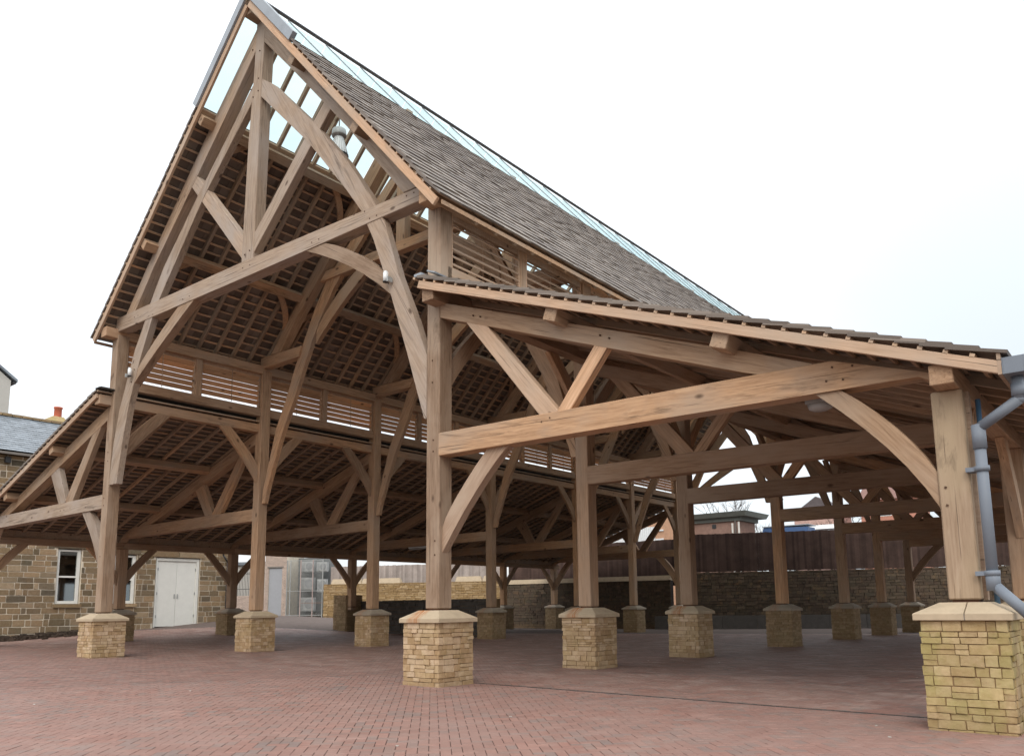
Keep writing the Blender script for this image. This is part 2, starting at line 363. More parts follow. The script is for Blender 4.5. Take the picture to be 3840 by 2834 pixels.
vis, dep = in_view(Pz); dist = np.linalg.norm(Pz[:, :2]-CAM[:2], axis=1)
keep = vis & (dist < 50) & (BR[:, 0] > -17.9) & (BR[:, 1] < 40.3) & (BR[:, 1] > -14)
BR = BR[keep]; dist = dist[keep]; order = np.argsort(dist); BR = BR[order]; dist = dist[order]
def brick_verts(B, chamf):
    n = len(B); gap = .0028; hu = B[:, 2]*bw-gap; hv = B[:, 3]*bw-gap; dz = rng.uniform(-.0025, .0025, n)
    out = []
    for ins, zz in ((0, -.005), (.004, 0)) if chamf else ((0, 0),):
        for su, sv in ((-1, -1), (1, -1), (1, 1), (-1, 1)):
            lu = su*(hu-ins); lv = sv*(hv-ins); x = B[:, 0]+lu*ca-lv*sa; y = B[:, 1]+lu*sa+lv*ca
            out.append(np.stack([x, y, gz(x, y)+zz+dz], -1))
    return np.stack(out, 1)
near = BR[300:][dist[300:] < 20]; far = BR[300:][dist[300:] >= 20]
CF = np.array([[4, 5, 6, 7], [0, 1, 5, 4], [1, 2, 6, 5], [2, 3, 7, 6], [3, 0, 4, 7]])
V1 = brick_verts(near, True); V2 = brick_verts(far, False); n1, n2 = len(V1), len(V2)
pb = link('laid_bricks', quads_mesh('laid_bricks', np.concatenate([V1.reshape(-1, 3), V2.reshape(-1, 3)]),
  np.concatenate([(CF[None]+8*np.arange(n1)[:, None, None]).reshape(-1, 4), (np.arange(4)[None]+4*np.arange(n2)[:, None]+8*n1)]), BRICK), paving); pb['kind'] = 'stuff'
for k in (0, 1):
    bm = bmesh.new(); hu, hv = (1, .5) if k == 0 else (.5, 1); lo = []; hi = []
    for su, sv in ((-1, -1), (1, -1), (1, 1), (-1, 1)):
        lo.append(bm.verts.new((su*(hu*bw-.004), sv*(hv*bw-.004), -.03))); hi.append(bm.verts.new((su*(hu*bw-.01), sv*(hv*bw-.01), 0)))
    bm.faces.new(hi)
    for i in range(4): bm.faces.new((lo[i], lo[(i+1) % 4], hi[(i+1) % 4], hi[i]))
    if k == 0: bmA = bm_mesh('brick', bm, BRICK)
    else: bmB = bm_mesh('brick', bm, BRICK)
for b in BR[:300]:
    o = link('brick', bmA if b[2] > b[3] else bmB, paving); x, y = b[:2]
    o.location = (x, y, g1(x, y)+random.uniform(-.003, .003)); o.rotation_euler = (random.uniform(-.006, .006), random.uniform(-.006, .006), ang)

# ------------------------------------------------------------------ the market hall
hall = empty('market_hall', (0, 0, 0), 'open oak framed market hall with steep tiled roof on stone plinths', 'market hall')
# roof lines: point at slope distance s with perpendicular offset h (upwards)
class Slope:
    def __init__(s, x0, z0, x1, z1):
        s.p = np.array([x0, z0]); d = np.array([x1-x0, z1-z0], float); s.L = np.linalg.norm(d); s.d = d/s.L
        n = np.array([-s.d[1], s.d[0]]); s.n = n if n[1] > 0 else -n; s.k = (z1-z0)/(x1-x0)
    def at(s, t, h=0): return s.p+s.d*t+s.n*h
    def s_of_x(s, x): return (x-s.p[0])/s.d[0]
    def z(s, x, h=0): return s.p[1]+(x-s.p[0])*s.k+h
NR = Slope(8.15, 19.62, 16.12, 10.53); NL = Slope(8.15, 19.62, -.75, 10.96)
ARo = Slope(15.47, 8.83, 26.38, 4.79); ALo = Slope(-.08, 9.0, -12.1, 4.96)
Y0, Y1 = -.65, 40.65
g = .335
TILEW = .36
def tile_rows(S, s0, s1, ystart, name, first_cols, exposed_first=True):
    nrow = int((s1-s0)/g); R2 = []
    sgn = 1
    d3 = np.array([S.d[0], 0, S.d[1]]); n3 = np.array([S.n[0], 0, S.n[1]])
    cols = int((Y1+.1-ystart)/TILEW)
    proto = []
    for k in range(nrow+1):
        sl = s1-k*g; off = (k % 2)*TILEW/2
        yc = ystart+off+TILEW*(np.arange(cols)+.5); wd = np.full(cols, TILEW-.008)+rng.uniform(-.006, .004, cols)
        if off: yc = np.append(yc, ystart+TILEW/4); wd = np.append(wd, TILEW/2-.008)
        m = len(yc); h0 = .0; top_h = -.090; low_h = -.030
        js = rng.uniform(-.006, .006, m); jh = rng.uniform(-.008, .006, m); th = .040+rng.uniform(0, .012, m)
        su = max(sl-.74, s0-.10)
        if su > sl-.2: continue
        for i in range(m):
            row = []
            for hh in (0, 1):
                for (ss, dy) in ((su, -1), (su, 1), (sl, 1), (sl, -1)):
                    h = (top_h if ss == su else low_h)+(th[i] if hh else 0)+(jh[i] if ss == sl else 0)
                    q = S.at(ss+(js[i] if ss == sl else 0), h)
                    row.append((q[0], yc[i]+dy*wd[i]/2, q[1]))
            proto.append((yc[i], row))
    proto.sort(key=lambda t: t[0]); ind = [p for p in proto if p[0] < ystart+TILEW*first_cols]; rest = [p[1] for p in proto if p[0] >= ystart+TILEW*first_cols]
    for yc, row in ind:
        V = np.array(row); c = V.mean(0); o = link('roof_tile', boxes_mesh('roof_tile', V-c, TILE), hall); o.location = c
    boxpart('roof_tiling', rest, TILE, hall, 'stuff')
    return nrow
tile_rows(ARo, .05, ARo.L, Y0-.07, 'aisle', 3.2)
sR = NR.s_of_x(10.42); sL = NL.s_of_x(5.5)
tile_rows(NR, sR, NR.L, Y0-.07, 'nave', 2.2)
tile_rows(NL, sL, NL.L, Y0-.07, 'nave', 1.2)
tile_rows(ALo, .05, ALo.L, Y0-.07, 'aisle', 1.2)
# battens
def battens(S, s0, s1):
    nrow = int((s1-s0)/g); bm_ = OAK_RAFT if S is ALo else BATTEN  # left aisle battens in darker wood, its low light put into colour
    for k in range(nrow+1):
        sl = s1-.39-k*g
        if sl < s0-.35: continue
        p = S.at(sl, -.112); beam('batten', (p[0], Y0-.045, p[1]), (p[0], Y1+.03, p[1]), .045, .065, bm_, hall, up=(S.n[0], 0, S.n[1]), bev=0)
for S, a in ((ARo, .1), (NR, sR), (NL, sL), (ALo, .1)): battens(S, a, S.L)
# rafters
ry = []
for a, b in zip(YF, YF[1:]):
    n = round((b-a)/.715); ry += [a+(b-a)*(i)/n for i in range(n)]
ry = [y for y in ry if y > .1]
def rafter(S, s0, s1, y, h0, h1, wd, mat, name='rafter'):
    a = S.at(s0, (h0+h1)/2); b = S.at(s1, (h0+h1)/2)
    return beam(name, (a[0], y, a[1]), (b[0], y, b[1]), abs(h1-h0), wd, mat, hall, up=(S.n[0], 0, S.n[1]), bev=.004)
for y in ry:
    rafter(NR, sR-.35, NR.L-.06, y, -.137, -.29, .105, OAK_RAFT); rafter(NL, .75, NL.L-.06, y, -.137, -.29, .105, OAK_RAFT)
    rafter(ARo, .25, ARo.L-.05, y, -.137, -.26, .10, OAK_RAFT); rafter(ALo, .2, ALo.L-.05, y, -.137, -.26, .10, OAK_RAFT)
for yb in (Y0, Y1):
    for S, e in ((NR, 0), (NL, 0), (ARo, .0), (ALo, .0)):
        rafter(S, .02, S.L-.03, yb, -.136, -.33 if S in (NR, NL) else -.30, .075, OAK_NEW, 'barge_board')
# rooflight glazing: panes between glazing bars, lead verge strips, ridge capping
edges = [Y0+.06]+[y for y in ry if y > .3]+[Y1-.1]
for S, s1 in ((NR, sR-.1), (NL, sL-.1)):
    for a, b in zip(edges, edges[1:]):
        if b-a < .15: continue
        p = S.at(.12, -.06); q = S.at(s1, -.06); c = (p+q)/2; o = beam('glass_pane', (p[0], (a+b)/2, p[1]), (q[0], (a+b)/2, q[1]), .012, b-a-.03, GLASSL if S is NL else GLASS, hall, up=(S.n[0], 0, S.n[1]), bev=0)
    for y in (edges[1:-1:2] if S is NR else []): rafter(S, .05, s1+.05, y, -.05, -.09 if S is NR else -.137, .03, LEAD, 'glazing_bar')
    for y0_, y1_ in ((Y0-.10, Y0+.05),):
        p = S.at(-.02, .02); q = S.at(s1+.10, .02)
        beam('lead_verge', (p[0], (y0_+y1_)/2, p[1]), (q[0], (y0_+y1_)/2, q[1]), .27, y1_-y0_, LEAD, hall, up=(S.n[0], 0, S.n[1]), bev=.004)
    if S is NL: p = S.at(s1+.09, -.02); beam('lead_flashing', (p[0], Y0+.7, p[1]), (p[0], Y1, p[1]), .02, .16, LEAD, hall, up=(S.n[0], 0, S.n[1]), bev=0)
prism('ridge_cap', [(8.07, 19.60), (8.15, 19.69), (8.23, 19.60), (8.21, 19.58), (8.15, 19.65), (8.09, 19.58)], Y0+.0, Y1, LEAD, hall, .004)
# roof timbers running lengthwise
def longbeam(name, x, z, a, b, mat=OAK_IN, y0=-.6, y1=40.6, S=None, tilt=None):
    up = (S.n[0], 0, S.n[1]) if S else (0, 0, 1)
    yb = [y0]+YF[1:-1]+[y1]
    for u, v in zip(yb, yb[1:]): beam(name, (x, u, z), (x, v-.004, z), a, b, mat, hall, up=up)
beam('ridge_beam', (8.03, -.6, 19.14), (8.03, .25, 19.14), .34, .34, OAK, hall, up=(0, 0, 1))
def purlins(S, xs_, h=-.44, t=.29):
    for x in xs_:
        p = S.at(S.s_of_x(x), h); longbeam('purlin', p[0], p[1], t, .30, OAK, S=S)
purlins(NR, [10.62, 13.35], -.435); purlins(NL, [5.35, 2.15], -.435)
purlins(ARo, [19.08, 22.5], -.405, .27); purlins(ALo, [-3.75, -7.7], -.405, .27)
purlins(NR, [10.50], -.22, .13); purlins(NL, [5.45], -.22, .13)
longbeam('arcade_plate', 15.50, 10.72, .32, .36); longbeam('arcade_plate', 0, 11.03, .34, .36)
longbeam('arcade_rail', 15.62, 8.38, .33, .34); longbeam('arcade_rail', -.14, 8.68, .33, .34)
longbeam('louvre_sill', 15.47, 9.08, .32, .28, OAK, .05); longbeam('louvre_sill', -.02, 9.31, .33, .30, OAK_IN, .05)
boxpart('eaves_infill', [b8(-11.16, -11.10, -.6, 40.6, 4.79, 5.10)], OAK_RAFT, hall); boxpart('eaves_infill', [b8(25.60, 25.66, .2, 40.6, 4.82, 4.98)], OAK_RAFT, hall)
longbeam('eaves_plate', 25.56, 4.66, .29, .30); longbeam('eaves_plate', -11.1, 4.64, .29, .30)
boxpart('lead_apron', [box8((15.62, 20, 8.92), (.13, 20.5, .015), [[.93, 0, .37], [0, 1, 0], [-.37, 0, .93]]), b8(15.30, 15.52, -.70, -.2, 8.80, 8.86)], LEAD, hall)
boxpart('lead_apron', [box8((-.28, 20, 9.10), (.14, 20.5, .015), [[.93, 0, -.37], [0, 1, 0], [.37, 0, .93]]), b8(-.10, .22, -.70, -.2, 9.00, 9.05)], plain('gap_dark_lead', (.05, .045, .04), .9, .1), hall)  # left apron near black: shade of the gap put into its colour
boxpart('eaves_board', [b8(16.03, 16.055, Y0+.05, Y1, 10.33, 10.43)], OAK, hall); boxpart('eaves_board', [b8(-.70, -.675, Y0+.05, Y1, 10.76, 10.86)], OAK, hall)

# one cross frame, then copies
frame = []
def fp(name, pts, y0, y1, mat=OAK_OLD, bev=.012): o = prism(name, pts, y0, y1, mat, hall, bev); frame.append(o); return o
def vpost(x, z0, z1, mat=OAK, t=.40): o = beam('post', (x, 0, z0), (x, 0, z1), t, t, mat, hall, bev=.018); frame.append(o); return o
vpost(0, 1.565, 11.0); vpost(W, 1.565, 10.7); vpost(W+AR, 1.61, 4.515, OAK_POST); vpost(-AL, 1.70, 4.49)
RUST = plain('rusty_steel', (.10, .045, .025), .8, .3, .3, 8)
for x_, z_ in ((0, 1.53), (W, 1.53), (W+AR, 1.57), (-AL, 1.665)):
    o = link('base_plate', beam_mesh(.32, .32, .045, RUST, 0), hall); o.location = (x_, 0, z_+.018); frame.append(o)
fp('tie_beam', [(-.05, 11.10), (.05, 11.60), (7.6, 11.50), (15.25, 11.28), (15.33, 10.93), (7.6, 11.0)], -.203, .17)
fp('king_post', [(7.58, 11.3), (7.70, 15.2), (7.84, 17.3), (7.88, 19.0), (8.3, 19.0), (8.30, 18.2), (8.25, 16.5), (8.17, 11.3)], -.190, .15)
fp('principal_rafter', [(8.25, 18.25), (8.25, 18.95), (9.7, 17.38), (12.55, 14.14), (14.98, 11.33), (14.36, 11.34), (12.22, 13.90), (9.97, 16.4)], -.182, .16)
fp('principal_rafter', [(7.9, 18.15), (7.9, 18.85), (5.86, 16.93), (4.42, 15.49), (1.95, 12.98), (.6, 11.55), (1.25, 11.55), (2.34, 12.78), (6.35, 16.6)], -.182, .16)
fp('arch_brace', [(8.2, 17.06), (8.78, 16.64), (10.81, 14.59), (12.25, 12.95), (13.35, 11.45), (13.72, 10.8), (14.25, 9.3), (14.82, 8.07), (15.19, 7.15), (15.19, 5.70),
   (15.11, 5.73), (14.58, 7.29), (13.97, 8.93), (13.34, 10.45), (12.88, 11.36), (12.25, 12.15), (10.61, 14.08), (8.2, 16.5)], -.186, .02)
fp('arch_brace', [(7.8, 17.02), (6.51, 15.83), (5.0, 14.5), (3.05, 12.62), (2.3, 11.6), (1.98, 11.0), (1.44, 10.2), (1.1, 9.4), (.62, 8.29), (.35, 7.18), (.22, 5.9), (.22, 5.76),
   (.72, 5.76), (.94, 7.01), (1.26, 8.38), (1.84, 9.79), (2.49, 11.05), (2.88, 11.59), (5.31, 14.3), (7.8, 16.48)], -.186, .02)
def curve_pts(a, b, n=7):
    def interp(P):
        P = np.array(P, float); t = np.linspace(0, 1, len(P)); T = np.linspace(0, 1, n); c = [np.polyfit(t, P[:, i], min(2, len(P)-1)) for i in (0, 1)]
        return list(zip(np.polyval(c[0], T), np.polyval(c[1], T)))
    return interp(a)+interp(b)[::-1]
fp('tie_brace', curve_pts([(11.40, 10.97), (12.33, 10.53), (12.9, 10.15), (13.78, 9.50)], [(10.55, 10.99), (11.78, 10.44), (13.05, 9.62), (14.0, 8.88)]), -.178, .08, OAK)
fp('tie_brace', curve_pts([(4.15, 11.07), (2.93, 10.36), (1.85, 9.62), (1.5, 9.3)], [(5.1, 11.07), (3.56, 10.21), (2.3, 9.55), (1.42, 8.95)]), -.178, .08, OAK)
fp('strut', [(8.1, 12.18), (11.30, 15.12), (11.58, 14.78), (8.1, 11.58)], -.174, .06); fp('strut', [(7.65, 12.25), (4.74, 15.28), (4.45, 15.0), (7.65, 11.55)], -.174, .06)
# right aisle half truss
fp('aisle_tie', [(15.58, 4.83), (15.58, 5.33), (24.0, 5.26), (25.2, 4.86), (25.62, 4.70), (25.62, 4.52), (25.2, 4.79)], -.203, .15, OAK)
fp('aisle_rafter', [(15.58, 8.31), (22.6, 5.70), (23.7, 5.28), (23.7, 4.98), (22.6, 5.34), (15.58, 7.95)], -.182, .15, OAK)
fp('aisle_strut', [(16.32, 7.72), (16.92, 7.5), (18.82, 5.28), (18.34, 5.28)], -.172, .02, OAK_NEW); fp('aisle_strut', [(19.69, 6.50), (19.98, 6.40), (19.06, 5.28), (18.72, 5.28)], -.172, .02, OAK_NEW)
fp('aisle_brace', curve_pts([(24.05, 4.82), (24.61, 4.33), (24.98, 3.91), (25.34, 3.36)], [(23.66, 4.82), (24.42, 4.10), (24.90, 3.55), (25.34, 2.84)]), -.150, .08, OAK)
fp('aisle_brace', curve_pts([(16.90, 4.84), (16.26, 4.18), (15.88, 3.71), (15.6, 3.30)], [(17.5, 4.86), (16.95, 4.35), (16.19, 3.54), (15.6, 2.72)]), -.10, .10, OAK_NEW)
# left aisle half truss
fp('aisle_tie', [(-.18, 5.0), (-.18, 5.48), (-9.6, 5.44), (-10.9, 5.0), (-11.3, 4.82), (-11.3, 4.5), (-10.8, 4.98)], -.203, .15, OAK_OLD)
fp('aisle_rafter', [(-.18, 8.52), (-3.48, 7.44), (-9.2, 5.50), (-9.2, 5.14), (-4.46, 6.64), (-.18, 8.06)], -.182, .15, OAK)
fp('aisle_strut', [(-4.62, 6.72), (-3.9, 6.86), (-3.05, 5.45), (-3.68, 5.45)], -.172, .02, OAK_OLD); fp('aisle_strut', [(-.60, 8.0), (-1.23, 7.82), (-3.2, 5.45), (-2.55, 5.45)], -.172, .02, OAK)
fp('aisle_brace', curve_pts([(-1.2, 5.02), (-.8, 4.65), (-.36, 4.1), (-.18, 3.75)], [(-1.82, 5.04), (-1.1, 4.3), (-.61, 3.63), (-.18, 2.85)]), -.150, .05, OAK_OLD)
fp('aisle_brace', curve_pts([(-9.7, 5.02), (-10.2, 4.5), (-10.6, 4.0), (-10.92, 3.4)], [(-9.2, 5.04), (-9.8, 4.35), (-10.3, 3.7), (-10.92, 2.8)]), -.150, .05, OAK)
base_frame = list(frame)
pegs = [(7.72, 18.2), (8.1, 18.0), (7.72, 16.9), (8.1, 16.7), (7.85, 16.6), (8.1, 17.1), (7.75, 11.7), (8.0, 11.75), (7.7, 11.3), (8.05, 11.3), (1.3, 11.35), (1.55, 11.35), (2.3, 11.15), (2.55, 11.15),
 (4.4, 11.2), (4.8, 11.2), (10.9, 11.12), (11.2, 11.12), (13.2, 11.05), (13.45, 11.05), (14.5, 11.2), (14.75, 11.2), (12.6, 11.35), (13.0, 11.3), (13.6, 9.7), (13.9, 9.2), (1.5, 9.5), (1.35, 9.1),
 (W-.02, 7.0), (W-.02, 6.5), (W+.02, 4.95), (W+.02, 5.2), (16.6, 7.75), (16.8, 7.68), (18.4, 5.15), (18.6, 5.2), (19.8, 6.6), (20.0, 6.5), (W+.08, 3.0), (W+.08, 2.7), (24.0, 5.15), (24.3, 5.12), (23.9, 4.95), (24.15, 4.93),
 (25.42, 3.15), (25.42, 2.9), (-.05, 5.1), (-.05, 5.35), (-3.4, 5.2), (-3.1, 5.2), (.05, 6.6), (.02, 6.9), (-1.4, 5.15), (-.05, 3.4)]
pbx = []
for x, z in pegs:
    r = .021; bm_ = [(x+r*math.cos(a)*(1), -.212, z+r*math.sin(a)) for a in np.arange(4)*math.pi/2+.4]; q = [(a, -.10, c) for a, b, c in bm_]
    pbx.append(bm_+q)
pg = boxpart('oak_pegs', pbx, plain('peg_end', (.10, .06, .04), .9, .1), hall, 'stuff'); base_frame.append(pg)
_ic = {}
def inner_copy(me):
    if me.name not in _ic:
        m2 = me.copy(); m2.materials.clear(); m2.materials.append(OAK_IN); _ic[me.name] = m2
    return _ic[me.name]
frame.clear()
fp('hammer_beam', [(-.05, 11.10), (-.05, 11.55), (2.6, 11.52), (2.42, 11.12)], -.18, .16, OAK_IN); fp('hammer_beam', [(15.3, 10.92), (15.3, 11.32), (13.1, 11.42), (13.35, 11.02)], -.18, .16, OAK_IN)
fp('collar_beam', [(3.6, 13.80), (3.95, 14.15), (11.75, 14.10), (12.1, 13.75)], -.16, .14, OAK_IN)
fp('king_post', [(7.78, 14.05), (7.84, 19.0), (8.3, 19.0), (8.22, 14.05)], -.150, .13, OAK_IN)
fp('collar_brace', curve_pts([(3.45, 11.95), (3.95, 12.62), (4.83, 13.14), (5.85, 13.84)], [(3.35, 11.35), (4.47, 12.41), (5.23, 12.78), (6.75, 13.84)]), -.12, .06, OAK_IN)
fp('collar_brace', curve_pts([(12.45, 11.95), (11.95, 12.62), (11.07, 13.14), (10.05, 13.84)], [(12.55, 11.35), (11.43, 12.41), (10.67, 12.78), (9.15, 13.84)]), -.12, .06, OAK_IN)
fp('arch_brace', [(.21, 5.66), (.30, 6.2), (.61, 7.22), (1.01, 8.55), (1.60, 9.61), (2.15, 10.85), (2.78, 12.0), (3.3, 12.95), (3.85, 13.75), (5.0, 14.75), (6.4, 15.95), (7.85, 17.05),
   (7.85, 16.6), (6.6, 15.5), (5.3, 14.3), (4.35, 13.4), (3.75, 12.6), (3.2, 11.7), (2.62, 10.6), (2.04, 9.4), (1.40, 8.25), (.88, 7.0), (.50, 6.0), (.42, 5.66)], -.08, .09, OAK_IN)
fp('arch_brace', [(15.2, 5.66), (15.1, 6.2), (14.8, 7.22), (14.4, 8.55), (13.8, 9.61), (13.25, 10.85), (12.62, 12.0), (12.1, 12.95), (11.6, 13.75), (10.6, 14.75), (9.5, 15.95), (8.2, 17.05),
   (8.2, 16.6), (9.3, 15.5), (10.3, 14.3), (11.2, 13.4), (11.75, 12.6), (12.2, 11.7), (12.78, 10.6), (13.36, 9.4), (14.0, 8.25), (14.5, 7.0), (14.9, 6.0), (14.98, 5.66)], -.08, .09, OAK_IN)
inner_only = list(frame)
for o in inner_only: o.location.y += YF[1]
front_only = {'tie_beam', 'king_post', 'strut', 'tie_brace', 'aisle_brace', 'arch_brace', 'oak_pegs'}; keep_mat = {'oak_pegs', 'base_plate'}
for yi in YF[2:-1]:
    for o in inner_only:
        c = o.copy(); C.objects.link(c); c.parent = hall; c.location.y += yi-YF[1]
for yi in YF[1:]:
    for o in base_frame:
        if yi < 39 and o.name.split('.')[0] in front_only: continue
        c = o.copy(); C.objects.link(c); c.parent = hall; c.location = (o.location.x, o.location.y+yi, o.location.z)
        if o.name.split('.')[0] not in keep_mat: c.data = inner_copy(o.data)
# lengthwise braces (arcade, eaves) and wind braces, both sides of every post
def ybrace(x, zt, zb, reach, y, sgn, t=.12, mat=OAK, dp=.30):
    k_ = (zt-zb)/2.0; pts = curve_pts([(0, zt-1.33*k_), (.22*k_, zt-1.06*k_), (.71*k_, zt-.45*k_), (1.21*k_, zt)], [(0, zt-2.0*k_), (.37*k_, zt-1.46*k_), (.84*k_, zt-.88*k_), (1.68*k_, zt)])
    bm = bmesh.new(); a = [bm.verts.new((x-t/2, y+sgn*p, z)) for p, z in pts]; b = [bm.verts.new((x+t/2, y+sgn*p, z)) for p, z in pts]; k = len(pts)
    bm.faces.new(a); bm.faces.new(b[::-1])
    for i in range(k): bm.faces.new((a[i], b[i], b[(i+1) % k], a[(i+1) % k]))
    me = bm_mesh('brace', bm, mat, .008); c = Vector((x, y+sgn*reach/2, (zt+zb)/2)); ang_ = math.atan2(zt-zb, sgn*reach)
    R = Matrix.Rotation(math.pi/2, 4, 'Z')@Matrix.Rotation(-ang_, 4, 'Y'); T = Matrix.Translation(c)@R; me.transform(T.inverted())
    return link('long_brace', me, hall, None, T)
for i, y in enumerate(YF):
    for sgn in (1, -1):
        if (i == 0 and sgn < 0) or (i == len(YF)-1 and sgn > 0): continue
        m = OAK_IN if (i+sgn) % 3 or i > 1 else OAK
        ybrace(-.02, 8.52, 6.5, 1.30, y+sgn*.2, sgn, .15, m); ybrace(W+.03, 8.22, 6.35, 1.30, y+sgn*.2, sgn, .15, OAK_IN)
        ybrace(-AL, 4.50, 2.75, 1.10, y+sgn*.2, sgn, .15, OAK_IN); ybrace(W+AR+.03, 4.52, 2.75, 1.10, y+sgn*.2, sgn, .15, OAK)
        for S, x0 in ((NL, 2.15), (NR, 13.35), (NL, 5.35), (NR, 10.62)):      # wind braces lie in the roof slope
            s0 = S.s_of_x(x0); bm = bmesh.new(); T = []
            pts = curve_pts([(0, 1.55), (.45, .75), (1.15, .05)], [(0, 1.15), (.3, .6), (.85, .05)])
            for hh in (-.46, -.36):
                T.append([bm.verts.new((S.at(s0+q, hh)[0], y+sgn*(.15+p), S.at(s0+q, hh)[1])) for p, q in pts])
            a, b = T; k = len(a); bm.faces.new(a); bm.faces.new(b[::-1])
            for j in range(k): bm.faces.new((a[j], b[j], b[(j+1) % k], a[(j+1) % k]))
            link('wind_brace', bm_mesh('wind_brace', bm, OAK_IN), hall)
# louvred clerestory panels
def panel(x, y0, y1, z0, z1, side, pitch, ztop):
    f = .055; o = boxpart('louvre_panel', [b8(x-.05, x+.05, y0, y0+f, z0, z1), b8(x-.05, x+.05, y1-f, y1, z0, z1), b8(x-.048, x+.048, y0+f, y1-f, z0, z0+.04), b8(x-.048, x+.048, y0+f, y1-f, z1-.14, z1)], OAK_NEW, hall)
    for k in range(6):
        z = ztop-k*pitch; me = beam_mesh(y1-y0-2*f, .19, .022, OAK_NEW if side > 0 else SLATW, 0); a = math.radians(44)*side
        s_ = link('slat', me, o); s_.matrix_local = Matrix.Translation((x+side*.0, (y0+y1)/2, z))@Matrix.Rotation(a, 4, 'Y')@Matrix.Rotation(math.pi/2, 4, 'Z')
    boxpart('slat_rod', [b8(x-side*.085-.008, x-side*.085+.008, (y0+y1)/2-.01, (y0+y1)/2+.01, z0+.05, z1-.1)], OAK_NEW, o)
for i, (a, b) in enumerate(zip(YF, YF[1:])):
    n = 2 if b-a < 7 else 3; A_ = a+.22; B_ = b-.22; wd = (B_-A_-(n-1)*.24)/n
    for k in range(n):
        y0 = A_+k*(wd+.24); panel(15.50, y0, y0+wd, 9.24, 10.56, 1, .187, 10.33); panel(.0, y0, y0+wd, 9.46, 10.86, -1, .196, 10.66)
        if k < n-1:
            beam('mullion', (15.46, y0+wd+.12, 9.24), (15.46, y0+wd+.12, 10.56), .24, .22, OAK, hall, up=(0, 1, 0)); beam('mullion', (.02, y0+wd+.12, 9.46), (.02, y0+wd+.12, 10.86), .24, .22, OAK_IN, hall, up=(0, 1, 0))

# stone plinths ------------------------------------------------------
stone_lib = []
for k in range(14):
    bm = bmesh.new(); bmesh.ops.create_cube(bm, size=1)
    for v in bm.verts:
        v.co.x += random.uniform(-.02, .02); v.co.z += random.uniform(-.05, .05); v.co.y += random.uniform(-.03, .03)
    bmesh.ops.bevel(bm, geom=[e for e in bm.edges], offset=.035, segments=1, affect='EDGES')
    for v in bm.verts: v.co.y += random.uniform(-.035, .035)
    stone_lib.append(bm)
def stone_meshes(mat):
    r = []
    for bm in stone_lib: r.append(bm_mesh('stone', bm.copy(), mat))
    return r
SM = {m.name: stone_meshes(m) for m in (BUFF, MOSSY, FACADE)}
def courses(total, lo, hi):
    r = []; t = 0
    while t < total:
        h = random.uniform(lo, hi); r.append(h); t += h
    k = total/sum(r); return [x*k for x in r]
def split(wd, lo, hi):
    r = []; t = 0
    while t < wd-.001:
        x = random.uniform(lo, hi)
        if wd-t-x < lo*.8: x = wd-t
        r.append(x); t += x
    return r
